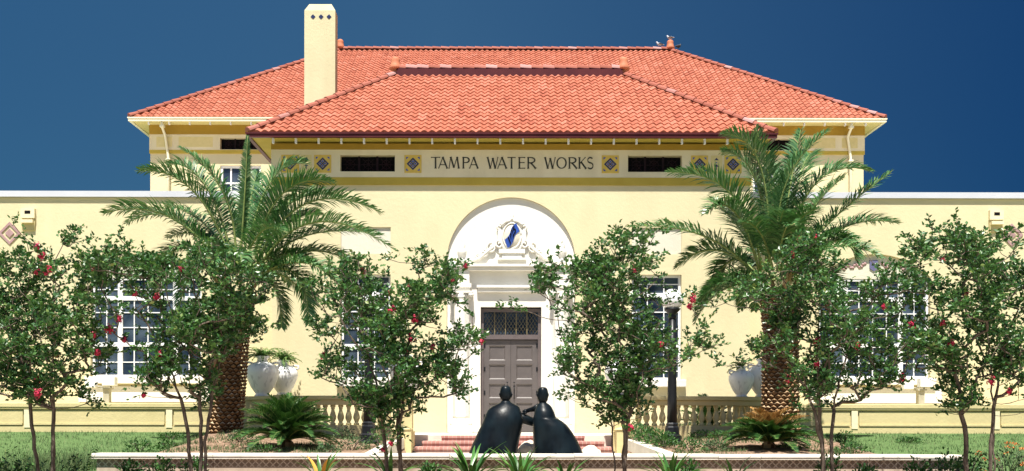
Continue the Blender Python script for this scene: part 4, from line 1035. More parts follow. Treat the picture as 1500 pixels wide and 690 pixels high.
# ------------------------------------------------------------------ palms
UP = Vector((0, 0, 1))
def bez(p0, c, p1, t): return p0 * (1 - t) ** 2 + c * 2 * t * (1 - t) + p1 * t * t
def pinnate(mb, p0, pm, p1, n, leaf, width, rg, vee=.35, start=.12, droop=.12, m_leaf=0, m_stem=1, stem=.03, twist=0.0, tip_rnd=.0, plume=.14):
    """a feather leaf: arched stalk with blades along both sides"""
    c = pm * 2 - (p0 + p1) * .5
    pts = [bez(p0, c, p1, i / 16) for i in range(17)]
    mb.tube(pts, [stem * (1 - .85 * i / 16) for i in range(17)], 5, m_stem, rg.random())
    for i in range(n):
        t = start + (1 - start) * (i + .5) / n
        p = bez(p0, c, p1, t); T = (bez(p0, c, p1, min(1, t + .02)) - bez(p0, c, p1, max(0, t - .02))).normalized()
        Nn = UP - T * UP.dot(T)
        if Nn.length < .25:
            out = Vector((T.x, T.y, 0)); Nn = (-out if out.length > .02 else Vector((0, -1, 0))) * 1.0 + Nn; Nn = Nn - T * Nn.dot(T)
        Nn.normalize()
        S = T.cross(Nn).normalized()
        if twist: S, Nn = S * math.cos(twist) + Nn * math.sin(twist), Nn * math.cos(twist) - S * math.sin(twist)
        u = (t - start) / (1 - start)
        L = leaf * (0.45 + .75 * math.sin(math.pi * min(1, u * .9 + .12)) ** .7) * (1 - .55 * max(0, u - .75) * 4 * .5)
        for q in (-1, 1):
            d = (S * q + T * (.50 + .65 * u) + Nn * (vee + rg.uniform(-plume, plume)) + Vector((rg.uniform(-.09, .09), rg.uniform(-.09, .09), rg.uniform(-.09, .09)))).normalized()
            l = L * rg.uniform(.85, 1.1)
            a = p; b = a + d * l * .55; e = b + (d + Vector((0, 0, -droop * 2.2))).normalized() * l * .45
            W = (T - d * T.dot(d)).normalized() * width * rg.uniform(.8, 1.1)
            r = min(1, rg.random() * .9 + tip_rnd * u)
            if rg.random() < .025: r = .97
            mb.add([a - W * .5, a + W * .5, b + W, b - W], [(0, 1, 2, 3)], m_leaf, r)
            mb.add([b - W, b + W, e], [(0, 1, 2)], m_leaf, r)

def palm(name, base, trunk_top, r0, r1, crown, fronds, extra, lab, seed, tipmat):
    rg = random.Random(seed)
    root = thing(name, lab, 'palm tree', base, 'date palms by the entrance')
    inv = Matrix.Translation(-Vector(base))
    # trunk of overlapping leaf bases
    m = MB(); H = trunk_top.z - base.z; rows = int(H / .088)
    m.tube([base + Vector((0, 0, -.25)), base + Vector((0, 0, H * .5)), trunk_top], [r0 * .95, (r0 + r1) / 2 * .95, r1 * .95], 24, 0, .0)
    for k in range(rows):
        z = H * k / rows; f = k / rows; r = r0 + (r1 - r0) * f + (.10 * max(0, f - .72) / .28); cnt = 17
        cxy = base.lerp(trunk_top, f)
        for i in range(cnt):
            a = 2 * math.pi * (i + .5 * (k % 2)) / cnt + rg.uniform(-.04, .04); w = math.pi / cnt * 1.02
            big = 1.0 + .5 * max(0, f - .7)
            o0 = Vector((math.cos(a - w) * r, math.sin(a - w) * r, 0)); o1 = Vector((math.cos(a + w) * r, math.sin(a + w) * r, 0)); oc = Vector((math.cos(a), math.sin(a), 0))
            hh = .075 * rg.uniform(.85, 1.15) * big; pr = .045 * rg.uniform(.6, 1.3) * big
            b = cxy + Vector((0, 0, 0))
            rn = rg.random() * .5
            top = b + oc * (r + pr) + Vector((0, 0, hh * .72))
            m.add([b + o0 * .99 + Vector((0, 0, hh * .35)), b + oc * r - Vector((0, 0, hh * .3)), b + o1 * .99 + Vector((0, 0, hh * .35)), top, b + oc * r * .97 + Vector((0, 0, hh * 1.15))], [(0, 1, 3), (1, 2, 3)], 0, rn)
            o_ = len(m.v) - 5; m.f.extend([[o_, o_ + 3, o_ + 4], [o_ + 3, o_ + 2, o_ + 4]]); m.mi += [0, 0]; m.r += [min(1, .55 + rg.random() * .45)] * 2; m.sm += [False, False]
    o = m.build('trunk', M['palmtrunk'], root); o.matrix_parent_inverse = inv
    mats = [M['palm'], M['rachis']]
    for (p0, pm, p1, wf) in fronds:
        m = MB(); L = (p1 - p0).length
        pinnate(m, p0, pm, p1, 124, .52 * wf, .019, rg, .36, .14, .16, stem=.036, twist=rg.uniform(-.25, .25), tip_rnd=.12, plume=.50); o = m.build('frond', mats, root); o.matrix_parent_inverse = inv
    for k in range(extra):
        az = k * 2.399 + rg.uniform(-.3, .3); el = R(rg.uniform(-10, 60 if seed == 12 else 46)); L = rg.uniform(1.8, 2.4)
        # mostly towards and away from the street
        d = Vector((math.cos(az) * .55, math.sin(az), 0)).normalized()
        p0 = crown + d * .18 + Vector((0, 0, -.15 + .25 * math.sin(el)))
        pm = p0 + (d * math.cos(el) + UP * math.sin(el)) * L * .55
        p1 = pm + (d * math.cos(el - .7) + UP * math.sin(el - .75)) * L * .5
        m = MB(); pinnate(m, p0, pm, p1, 90, .42, .019, rg, .36, .14, .2, stem=.034, twist=rg.uniform(-.3, .3), tip_rnd=.12, plume=.5); o = m.build('frond', mats, root); o.matrix_parent_inverse = inv
    for k in range(12):   # stubs and dead stalks at the crown's foot
        az = rg.uniform(0, 6.28); d = Vector((math.cos(az), math.sin(az), 0)); p0 = trunk_top + d * r1 * .9 + Vector((0, 0, rg.uniform(-.2, .2)))
        m = MB(); m.tube([p0, p0 + d * .2 + UP * .35, p0 + d * .34 + UP * .55], [.055, .045, .03], 6, 0, rg.random()); o = m.build('leaf_stub', M['dryfrond'], root); o.matrix_parent_inverse = inv
    return root
PY = 23.0
def fr(lst, seed):
    rg = random.Random(seed); out = []
    for e in lst:
        b, mid, t, dm, dt = e[:5]
        out.append((at(b[0], b[1], PY + dm * .15), at(mid[0], mid[1], PY + dm), at(t[0], t[1], PY + dt), e[5] if len(e) > 5 else 1.0))
    return out
LP = [((330, 395), (246, 318), (152, 314), -.3, -.5), ((332, 400), (262, 322), (186, 328), .4, .7), ((338, 385), (282, 280), (203, 252), -.3, -.6), ((340, 380), (300, 272), (247, 240), .3, .5), ((345, 380), (326, 282), (263, 217), -.2, -.4, .8),
      ((352, 375), (358, 285), (362, 200), -.3, -.5, .36), ((358, 380), (364, 310), (376, 252), .8, 1.2), ((372, 375), (415, 283), (489, 268), -.4, -.7), ((374, 380), (425, 298), (500, 290), .3, .6), ((376, 385), (450, 298), (558, 312), -.2, -.3), ((378, 395), (462, 326), (580, 368), -.5, -.8),
      ((376, 400), (450, 345), (560, 345), .6, .9), ((372, 405), (455, 368), (532, 398), .2, .4), ((370, 408), (440, 385), (495, 415), -.6, -.9), ((366, 410), (430, 400), (452, 475), -.3, -.5), ((330, 408), (262, 365), (228, 435), .3, .5), ((362, 380), (395, 268), (450, 240), .5, .8), ((334, 410), (290, 395), (262, 455), -.6, -.9), ((368, 400), (420, 330), (470, 315), 1.0, 1.5), ((336, 390), (300, 330), (240, 300), 1.0, 1.6), ((362, 410), (400, 420), (412, 480), .2, .3)]
b = Vector((xat(330, PY), PY, gz(xat(330, PY), PY) - .02)); t = at(347, 430, PY)
palm('palm_tree', b, t, .41, .36, at(350, 395, PY), fr(LP, 1), 11, 'date palm with long drooping fronds, trunk half hidden by a crepe myrtle', 11, None)
RP = [((1108, 405), (1030, 345), (922, 332), -.3, -.5), ((1115, 395), (1072, 285), (977, 252), -.3, -.6), ((1122, 385), (1106, 262), (1057, 222), .3, .5), ((1126, 385), (1112, 240), (1058, 196), -.2, -.3), ((1132, 380), (1130, 285), (1106, 186), .1, .0), ((1142, 380), (1150, 270), (1214, 190), -.4, -.6), ((1140, 385), (1155, 285), (1172, 190), .3, .5),
      ((1150, 385), (1194, 268), (1275, 250), -.3, -.5), ((1152, 390), (1186, 312), (1236, 258), .5, .8), ((1156, 392), (1218, 322), (1304, 252), -.2, -.4), ((1160, 400), (1232, 334), (1314, 326), .2, .4), ((1112, 398), (1076, 310), (1033, 312), -.5, -.8), ((1112, 408), (1050, 366), (990, 392), .2, .3), ((1112, 412), (1062, 412), (1020, 448), -.3, -.4), ((1162, 405), (1222, 352), (1256, 385), -.5, -.8), ((1136, 385), (1138, 300), (1126, 235), 1.0, 1.5), ((1146, 385), (1170, 260), (1190, 225), 1.0, 1.6),
      ((1120, 395), (1080, 330), (1040, 290), 1.0, 1.6), ((1160, 410), (1200, 400), (1225, 440), .3, .5), ((1110, 405), (1075, 380), (1045, 415), .8, 1.2), ((1140, 385), (1128, 300), (1085, 240), 1.0, 1.5)]
b = Vector((xat(1143, PY), PY, gz(xat(1143, PY), PY) - .02)); t = at(1143, 425, PY)
palm('palm_tree', b, t, .45, .40, at(1137, 400, PY), fr(RP, 2), 16, 'date palm with upright fronds and thick bare patterned trunk', 12, None)

# ------------------------------------------------------------------ sago palms
def sago(loc, rad, hgt, n, lab, seed, dry=0.0, spread=1.0):
    rg = random.Random(seed)
    root = thing('sago_palm', lab, 'sago palm', loc, 'sago palms around the entrance')
    m = MB(); m.lathe((0, 0, -.1), [(.14, 0), (.17, .08), (.15, .2), (.08, .27)], 12, 0, False); m.build('trunk', M['palmtrunk'], root)
    m = MB()
    for k in range(n):
        az = k * 2.399963 + rg.uniform(-.2, .2); f = (k + .5) / n; el = R(8 + 72 * f ** 1.1 + rg.uniform(-6, 6))
        d = Vector((math.cos(az), math.sin(az), 0)); L = rad * rg.uniform(.85, 1.1) * (1 - .1 * f); p0 = Vector((0, 0, .12))
        pm = p0 + (d * math.cos(el) + UP * math.sin(el) * hgt) * L * .55
        p1 = pm + (d * math.cos(el - .45) + UP * math.sin(el - .55) * hgt) * L * .5
        dr = dry > 0 and f > 1 - dry
        pinnate(m, p0, pm, p1, 44, .19, .0125, rg, .45, .06, .03, 2 if dr else 0, 1, .014)
    m.build('crown', [M['sago'], M['rachis'], M['sagodry']], root)
sx = xat(420, 20.6); sago((sx, 20.6, gz(sx, 20.6)), 1.22, 1.05, 84, 'full dark green sago palm in the mulch bed in front of the balustrade', 21)
sx = xat(1126, 20.6); sago((sx, 20.6, gz(sx, 20.6) - .02), 1.12, .86, 76, 'sago palm with a tuft of orange-brown fronds at the foot of the bare palm trunk', 22, .30)
sago((xat(436, 26.4), 26.4, .89), 1.0, 1.1, 34, 'sago palm showing only its tips above the balustrade beside the white urn pair with ferns', 23)
sago((xat(1036, 26.4), 26.4, .89), 1.05, 1.1, 34, 'sago palm showing only its tips above the balustrade left of the bare palm trunk', 24)

# ------------------------------------------------------------------ crepe myrtles
def inside(poly, x, y):
    c = False; n = len(poly); j = n - 1
    for i in range(n):
        xi, yi = poly[i]; xj, yj = poly[j]
        if (yi > y) != (yj > y) and x < (xj - xi) * (y - yi) / (yj - yi) + xi: c = not c
        j = i
    return c
def myrtle(poly, Y, stems, flowers, lab, seed, sprigs=(), natt=830, depth=.95, core=None):
    rg = random.Random(seed)
    xs = [p[0] for p in poly]; ys = [p[1] for p in poly]
    base = at(stems[0][0][0], 690, Y); bx = sum(s[0][0] for s in stems) / len(stems)
    gx = xat(bx, Y); base = Vector((gx, Y, gz(gx, Y)))
    root = thing('crepe_myrtle', lab, 'tree', base, 'crepe myrtles along the front bed'); inv = Matrix.Translation(-base)
    # points the twigs grow to: spread through a volume with the tree's own outline
    att = []
    cxm = sum(xs) / len(xs)
    clump = []
    while len(clump) < 64:
        x, y = rg.uniform(min(xs), max(xs)), rg.uniform(min(ys), max(ys))
        if inside(poly, x, y): clump.append((x, y, rg.uniform(-1, 1)))
    tries = 0
    while len(att) < natt and tries < 60000:
        tries += 1
        if rg.random() < .06: x, y, dz = rg.uniform(min(xs), max(xs)), rg.uniform(max(ys) - 130, max(ys)), rg.uniform(-1, 1)
        elif rg.random() < .90:
            c = rg.choice(clump); x, y = c[0] + rg.gauss(0, 10.5), c[1] + rg.gauss(0, 10); dz = c[2] + rg.gauss(0, .2)
        else: x, y, dz = rg.uniform(min(xs), max(xs)), rg.uniform(min(ys), max(ys)), rg.uniform(-1, 1)
        if not inside(poly, x, y): continue
        d = depth * (0.35 + .65 * min(1, (max(ys) - y) / 110))
        att.append(at(x, y, Y) + Vector((0, max(-1.1, min(1.1, dz)) * d, 0)))
    for (x, y) in sprigs: att.append(at(x, y, Y) + Vector((0, rg.uniform(-.2, .2), 0)))
    fl = [at(x, y, Y) + Vector((0, -depth * rg.uniform(.2, .7), 0)) for x, y in flowers]
    # skeleton
    nodes = []; par = []; fixed = []
    for (bpt, mid, top) in stems:
        p0 = at(bpt[0], bpt[1], Y); p0 = Vector((p0.x, Y + rg.uniform(-.12, .12), gz(p0.x, Y) - .05)); g = at(mid[0], mid[1], Y) + Vector((0, rg.uniform(-.2, .2), 0)); tp = at(top[0], top[1], Y) + Vector((0, rg.uniform(-.4, .4), 0))
        cc = g * 2 - (p0 + tp) * .5; chain = [p0 * (1 - i / 18) ** 2 + cc * 2 * (i / 18) * (1 - i / 18) + tp * (i / 18) ** 2 + Vector((rg.uniform(-.02, .02), rg.uniform(-.02, .02), 0)) for i in range(19)]
        prev = -1
        for i, q in enumerate(chain): nodes.append(q); par.append(prev); fixed.append(i >= 8); prev = len(nodes) - 1
    root_z = base.z
    allp = [(p, 0) for p in att] + [(p, 1) for p in fl]
    cen = at(bx, 600, Y)
    allp.sort(key=lambda a: (a[0] - cen).length)
    P = np.array([tuple(n) for n in nodes]); ok = np.array(fixed)
    tips = []
    for p, kind in allp:
        d = P - np.array(p); dist = np.sqrt((d ** 2).sum(1)); below = np.clip(d[:, 2] + .12 * dist, 0, None)
        cost = dist + 2.5 * below + np.where(ok, 0, 50)
        j = int(np.argmin(cost)); q = Vector(P[j]); L = dist[j]; k = max(1, int(L / .11)); prev = j; newp = []
        for i in range(1, k + 1):
            t = i / k; s = q.lerp(p, t) + UP * (.10 * L * math.sin(math.pi * t) * -.6) + Vector((rg.uniform(-1, 1), rg.uniform(-1, 1), rg.uniform(-1, 1))) * (.012 if i < k else 0)
            nodes.append(s); par.append(prev); newp.append(tuple(s)); prev = len(nodes) - 1
        P = np.vstack([P, np.array(newp)]); ok = np.concatenate([ok, np.ones(k, bool)])
        tips.append((prev, kind))
    w = [0.0] * len(nodes); hasch = [False] * len(nodes)
    for i, p in enumerate(par):
        if p >= 0: hasch[p] = True
    for i in range(len(nodes) - 1, -1, -1):
        if not hasch[i]: w[i] += 1
        if par[i] >= 0: w[par[i]] += w[i]
    rad = [.0026 + .0030 * (x ** .48) for x in w]
    m = MB(); tm = MB()
    # branches as chains
    kids = {}
    for i, p in enumerate(par): kids.setdefault(p, []).append(i)
    def chain_from(start, first):
        st = [(start, first)]
        while st:
            a, bnode = st.pop(); ids = ([a] if a >= 0 else []) + [bnode]
            cur = bnode
            while True:
                ch = kids.get(cur, [])
                if not ch: break
                ch = sorted(ch, key=lambda c: -w[c]); cur2 = ch[0]
                for c in ch[1:]: st.append((cur, c))
                ids.append(cur2); cur = cur2
            if len(ids) > 1:
                rr = [rad[i] for i in ids]
                if a >= 0: rr[0] = min(rr[0], rr[1] * 1.25)
                mm = m
                mm.tube([nodes[i] for i in ids], rr, 7 if max(rr) > .02 else 4, 0, .5)
    for r0 in kids[-1]: chain_from(-1, r0)
    o = m.build('trunk', M['bark'], root); o.matrix_parent_inverse = inv
    lf = MB()
    def leaf(p, d, size, rn):
        d = d.normalized(); n = Vector((rg.uniform(-1, 1), rg.uniform(-1, 1), rg.uniform(-.1, 1.3))); s = d.cross(n)
        if s.length < .05: return
        s.normalize(); nn = s.cross(d); wd = size * .29; f = nn * size * .06
        a, c = p, p + d * size; mid = p + d * size * .48 - f
        lf.add([a, mid + s * wd + f * 2, c, mid - s * wd + f * 2], [(0, 1, 2), (0, 2, 3)], 0, rn)
    ytop = max(q.z for q in nodes)
    for tip, kind in tips:
        p = nodes[tip]; q = nodes[par[tip]]; dirn = (p - q).normalized() * .5 + UP * .45 + Vector((rg.uniform(-.5, .5), rg.uniform(-.5, .5), rg.uniform(-.3, .3)))
        for sp in range(rg.choice((2, 3, 3))):
            dd = (dirn + Vector((rg.uniform(-.9, .9), rg.uniform(-.9, .9), rg.uniform(-.6, .6)))).normalized(); ln = rg.uniform(.12, .24)
            m2 = 8
            fresh = rg.random()
            for i in range(m2):
                t = i / (m2 - 1); pt = p + dd * ln * t - UP * .03 * t * t
                sd = Vector((rg.uniform(-1, 1), rg.uniform(-1, 1), rg.uniform(-.6, .7)))
                base_r = .15 + .5 * rg.random() + (.35 * t * fresh if p.z > root_z + 2.2 else .12 * t)
                leaf(pt, dd * .5 + sd, rg.uniform(.052, .092), min(1, base_r))
    o = lf.build('crown', M['leaf'], root); o.matrix_parent_inverse = inv
    for p in fl:
        fb = MB(); rr = rg.uniform(.04, .075)
        for k in range(120):
            v = Vector((rg.gauss(0, 1), rg.gauss(0, 1), rg.gauss(0, 1))).normalized(); c = p + Vector((v.x, v.y, v.z * 1.25)) * rr * rg.uniform(.02, 1.0) * (1 + .2 * math.sin(3 * math.atan2(v.z, v.x) + p.x * 9)); s = v.orthogonal().normalized() * rg.uniform(.012, .022); t2 = v.cross(s)
            fb.add([c - s, c - t2, c + s, c + t2], [(0, 1, 2, 3)], 0, rg.random())
        o = fb.build('flower_cluster', M['flower'], root); o.matrix_parent_inverse = inv
TREES = [
 dict(poly=[(-70, 440), (-40, 385), (0, 368), (22, 385), (36, 342), (56, 340), (66, 375), (88, 366), (112, 392), (136, 374), (160, 388), (150, 420), (168, 452), (150, 482), (164, 520), (140, 545), (122, 572), (132, 602), (95, 585), (70, 598), (40, 588), (8, 575), (-40, 568), (-75, 500)], stems=[((62, 690), (45, 590), (20, 440)), ((80, 690), (76, 600), (95, 450)), ((79, 690), (78, 585), (55, 470))],
      flowers=[(75, 370), (78, 382), (66, 402), (83, 406), (95, 403), (117, 475), (147, 493), (102, 523), (68, 557), (84, 578), (5, 435), (162, 520)], sprigs=[(100, 350), (112, 342), (106, 356), (120, 350), (95, 360)] * 2, lab='crepe myrtle with two dark stems growing on the lawn at the far left', seed=31),
 dict(poly=[(178, 352), (203, 366), (222, 386), (245, 374), (262, 392), (286, 366), (305, 380), (335, 362), (362, 375), (384, 402), (370, 450), (380, 478), (350, 505), (326, 535), (318, 582), (292, 602), (262, 572), (235, 592), (213, 560), (206, 530), (216, 490), (190, 482), (166, 470), (176, 440), (150, 420), (150, 392)], stems=[((277, 690), (268, 600), (215, 460)), ((297, 690), (293, 600), (285, 440)), ((308, 690), (308, 600), (350, 450))],
      flowers=[(284, 402), (216, 438), (188, 472), (183, 488), (190, 500), (252, 522), (222, 580), (155, 398), (242, 440)], sprigs=[(180, 352), (172, 360)], lab='crepe myrtle with three slim stems in front of the half-hidden palm trunk', seed=32),
 dict(poly=[(462, 432), (500, 402), (516, 382), (556, 386), (580, 402), (590, 440), (612, 424), (625, 406), (652, 402), (680, 386), (672, 425), (702, 450), (688, 480), (706, 508), (662, 524), (676, 548), (698, 576), (652, 584), (640, 560), (622, 588), (612, 640), (572, 645), (546, 602), (502, 586), (470, 556), (448, 542), (482, 520), (468, 482), (490, 455)], stems=[((568, 690), (556, 600), (520, 470)), ((588, 690), (583, 590), (570, 440)), ((590, 690), (592, 590), (640, 480))],
      flowers=[(535, 402), (573, 432), (576, 462), (581, 455), (682, 394), (663, 417), (705, 502), (482, 525), (525, 580), (605, 498), (578, 648), (564, 658), (635, 510), (610, 472), (603, 425), (597, 514)], sprigs=[(612, 365), (620, 380), (608, 385), (616, 395), (625, 375), (635, 385), (612, 400), (570, 380)] * 2, lab='crepe myrtle covered in crimson flowers left of the bronze statues', seed=33),
 dict(poly=[(905, 338), (925, 352), (965, 345), (972, 375), (945, 395), (956, 418), (962, 452), (1000, 456), (1028, 445), (1016, 472), (1040, 508), (1000, 520), (985, 538), (952, 570), (956, 600), (920, 622), (890, 620), (865, 602), (840, 590), (818, 580), (842, 555), (808, 545), (830, 510), (812, 470), (788, 440), (768, 398), (800, 378), (830, 388), (860, 386), (872, 352)], stems=[((899, 690), (894, 610), (860, 470)), ((915, 690), (912, 600), (905, 430)), ((918, 690), (922, 600), (965, 470))],
      flowers=[(923, 400), (1004, 443), (1003, 452), (916, 625), (964, 505)], sprigs=[(972, 424), (978, 436), (990, 443), (1003, 432), (905, 340), (898, 350), (915, 345), (735, 453), (750, 450), (770, 455), (760, 448)], lab='airy crepe myrtle with few flowers between the statues and the white-globed lamp post', seed=34),
 dict(poly=[(1052, 440), (1075, 402), (1102, 410), (1130, 382), (1162, 352), (1198, 362), (1222, 402), (1248, 368), (1270, 360), (1266, 400), (1310, 392), (1340, 402), (1346, 458), (1320, 490), (1336, 538), (1300, 562), (1268, 575), (1240, 600), (1215, 590), (1180, 612), (1160, 592), (1140, 548), (1122, 522), (1104, 506), (1126, 492), (1142, 500), (1150, 470), (1118, 450)], stems=[((1198, 690), (1186, 600), (1130, 480)), ((1216, 690), (1206, 600), (1200, 420)), ((1226, 690), (1222, 600), (1280, 450))],
      flowers=[(1180, 355), (1165, 357), (1150, 378), (1190, 500), (1248, 508), (1177, 535), (1146, 555), (1315, 478), (1270, 455), (1205, 450), (1302, 555)], sprigs=[(1060, 535), (1075, 528), (1045, 525), (1090, 530), (1258, 365)], lab='crepe myrtle with three stems growing in front of the bare palm trunk and arched window', seed=35),
 dict(poly=[(1328, 342), (1350, 352), (1362, 330), (1378, 345), (1395, 320), (1410, 345), (1430, 335), (1450, 342), (1475, 328), (1500, 326), (1540, 350), (1565, 420), (1555, 520), (1520, 570), (1490, 590), (1450, 600), (1420, 588), (1400, 612), (1376, 600), (1392, 560), (1352, 537), (1366, 490), (1346, 440), (1376, 430), (1360, 400), (1335, 375)], stems=[((1424, 690), (1412, 590), (1385, 450)), ((1450, 690), (1448, 590), (1440, 430)), ((1452, 690), (1455, 580), (1500, 450))],
      flowers=[(1365, 475), (1370, 505), (1355, 505), (1385, 437), (1390, 437), (1366, 385), (1436, 558), (1460, 572), (1465, 535), (1495, 600)], sprigs=[(1364, 330), (1380, 335), (1397, 322), (1330, 345)], lab='crepe myrtle with two stems on the lawn at the far right', seed=36),
]
for T in TREES: myrtle(T['poly'], 15.0, T['stems'], T['flowers'], T['lab'], T['seed'], T['sprigs'])

# ------------------------------------------------------------------ shrubs, strap-leaf plants, ground cover
def leafball(m, c, rx, rz, n, ls, rg, mi=0):
    for k in range(n):
        v = Vector((rg.gauss(0, 1), rg.gauss(0, 1), abs(rg.gauss(0, 1)))).normalized(); q = rg.uniform(.35, 1.0) ** .6 * (1 + .18 * math.sin(v.x * 7 + c[0] * 5) * math.sin(v.y * 6 + v.z * 5))
        p = Vector(c) + Vector((v.x * rx, v.y * rx, v.z * rz)) * q; d = (v + Vector((rg.uniform(-.8, .8), rg.uniform(-.8, .8), rg.uniform(-.4, .9)))).normalized(); s = d.cross(Vector((rg.uniform(-1, 1), rg.uniform(-1, 1), 1))).normalized()
        l = ls * rg.uniform(.7, 1.3); w = l * .3
        m.add([p, p + d * l * .5 + s * w, p + d * l, p + d * l * .5 - s * w], [(0, 1, 2, 3)], mi, rg.random())
def shrub(px, Y, rx, h, lab, seed, mat='shrub', n=420, ls=.07, name='shrub', cat='shrub', grp=None, flowers=0):
    rg = random.Random(seed); x = xat(px, Y); z = gz(x, Y)
    root = thing(name, lab, cat, (x, Y, z), grp)
    m = MB()
    for k in range(9):
        a = rg.uniform(0, 6.28); m.tube([(0, 0, -.05), (math.cos(a) * rx * .3, math.sin(a) * rx * .3, h * .4), (math.cos(a) * rx * .7, math.sin(a) * rx * .7, h * .75)], [.012, .008, .004], 4)
    m.build('stem', M['bark'], root)
    m = MB(); leafball(m, (0, 0, 0), rx, h, n, ls, rg); m.build('foliage', M[mat], root)
    if flowers:
        for k in range(flowers):
            f = MB(); v = Vector((rg.gauss(0, 1), -abs(rg.gauss(0, 1)), abs(rg.gauss(0, 1)))).normalized(); leafball(f, (v.x * rx, v.y * rx, v.z * h), .04, .04, 14, .03, rg); f.build('flower', M['orange'], root)
    return root
def tall_weed(px, Y, h, lab, seed, n=14, mat='shrub', ls=.10, name='leafy_plant', spread=.3):
    rg = random.Random(seed); x = xat(px, Y); z = gz(x, Y)
    root = thing(name, lab, 'plant', (x, Y, z), 'leafy plants on the lawn'); ms, ml = MB(), MB()
    for k in range(n):
        bx, by = rg.gauss(0, spread * .5), rg.gauss(0, spread * .5); lx, ly = rg.uniform(-.25, .25), rg.uniform(-.25, .25); hh = h * rg.uniform(.6, 1.05)
        pts = [Vector((bx + lx * t * t, by + ly * t * t, hh * t)) for t in (0, .3, .6, 1)]
        ms.tube(pts, [.008, .007, .005, .003], 4)
        for i in range(14):
            t = .2 + .8 * i / 13; p = Vector((bx + lx * t * t, by + ly * t * t, hh * t)); a = rg.uniform(0, 6.28); d = Vector((math.cos(a), math.sin(a), .5)).normalized(); s = d.cross(UP).normalized(); l = ls * rg.uniform(.7, 1.2)
            ml.add([p, p + d * l * .5 + s * l * .2, p + d * l, p + d * l * .5 - s * l * .2], [(0, 1, 2, 3)], 0, rg.random())
    ms.build('stem', M['rachis'], root); ml.build('foliage', M[mat], root)
G1 = 'low round shrubs in front of the planter wall'
for i, (px, Y, rx, h, lab) in enumerate([(192, 17.2, .30, .42, 'low green shrub against the planter wall just inside its left end'), (236, 17.2, .30, .45, 'low green shrub at the planter wall, second from its left end'), (283, 17.2, .26, .5, 'low green shrub at the planter wall by the three-stemmed crepe myrtle with the palm behind'),
     (1010, 17.3, .24, .42, 'low green shrub at the planter wall below the white-globed lamp post'), (1214, 17.2, .30, .55, 'low green shrub at the foot of the crepe myrtle before the bare palm trunk'), (1268, 17.0, .30, .36, 'low green shrub at the planter wall, between two others under the clear arched window'), (1345, 17.1, .33, .46, 'low green shrub near the right end of the planter wall'), (1392, 17.1, .42, .58, 'larger green shrub covering the right end corner of the planter wall'), (630, 17.3, .22, .34, 'low green shrub at the planter wall right of the flowering crepe myrtle by the door')]):
    shrub(px, Y, rx, h, lab, 50 + i, grp=G1)
G2 = 'clipped shrubs along the entrance path'
for i, (px, Y, rx, h, lab) in enumerate([(934, 23.6, .35, .40, 'hedge shrub nearest the steps in the row beside the path kerb'), (947, 22.6, .34, .40, 'second hedge shrub from the steps beside the path kerb'), (961, 21.6, .34, .38, 'third hedge shrub from the steps beside the path kerb'), (974, 20.6, .34, .36, 'hedge shrub nearest the lamp post in the row beside the path kerb')]):
    shrub(px, Y, rx, h, lab, 70 + i, n=520, ls=.06, grp=G2)
G3 = 'small plants in the mulch bed'
spots = [(352, 21.5, .35, .25, 'greyish low plant in the mulch left of the dark green sago palm', 'greyshrub'), (385, 19.2, .45, .22, 'low green ground plant at the foot of the dark green sago palm', 'shrub'), (505, 23.5, .30, .30, 'small grey-green plant right of the dark green sago palm, below the balustrade', 'greyshrub'), (516, 20.5, .42, .34, 'round grey-green plant left of the half-hidden lamp post', 'greyshrub'), (558, 21.0, .40, .45, 'bushy plant right of the half-hidden lamp post', 'shrub'), (480, 19.2, .25, .16, 'tiny grey-green plant behind the planter coping near the sago palm', 'greyshrub'),
    (1012, 20.0, .36, .26, 'low green plant right of the white-globed lamp post', 'shrub'), (1030, 24.0, .45, .20, 'spreading green plant in front of the balustrade by the lamp post', 'shrub'), (1046, 20.3, .28, .26, 'low grey-green plant between lamp post and orange-tufted sago', 'greyshrub'), (1052, 23.5, .30, .20, 'small plant at the balustrade foot left of the orange-tufted sago', 'shrub'), (1237, 24.0, .28, .30, 'small dark green plant in the mulch right of the bare palm trunk', 'shrub'), (1245, 19.6, .40, .20, 'low plant behind the planter coping right of the bare-trunk palm', 'shrub'), (250, 24.5, .34, .18, 'small plant on the mound left of the half-hidden palm trunk', 'shrub'), (205, 21.8, .35, .30, 'bushy green weed at the lawn edge of the mulch mound', 'shrub'), (245, 21.0, .28, .20, 'single low weed on the bare mulch mound', 'shrub'), (1330, 24.0, .35, .14, 'flat weed at the lawn edge right of the mulch bed', 'shrub')]
for i, (px, Y, rx, h, lab, mat) in enumerate(spots): shrub(px, Y, rx, h, lab, 90 + i, mat, n=330, ls=.055, name='bed_plant', cat='plant', grp=G3)
shrub(1475, 17.2, .55, .75, 'green bush dotted with orange flowers on the lawn beside the two-stemmed crepe myrtle', 130, 'greyshrub', n=700, ls=.06, name='flowering_bush', flowers=22)
shrub(1420, 17.4, .35, .62, 'smaller bush with orange flowers just right of the planter wall end', 131, 'shrub', n=420, ls=.06, name='flowering_bush', flowers=10)
tall_weed(12, 16.0, .75, 'broad leafy green plant at the far left edge of the lawn', 140, 16, ls=.13)
tall_weed(40, 16.6, .55, 'leafy green plant left of the crepe myrtle stems on the lawn', 141, 10, ls=.11)
tall_weed(112, 16.4, .70, 'leafy dark plant between the crepe myrtle stems and the planter wall end', 142, 12, ls=.11)
tall_weed(1490, 16.5, .9, 'thin wispy weed at the far right edge of the lawn', 143, 9, 'greyshrub', .06)

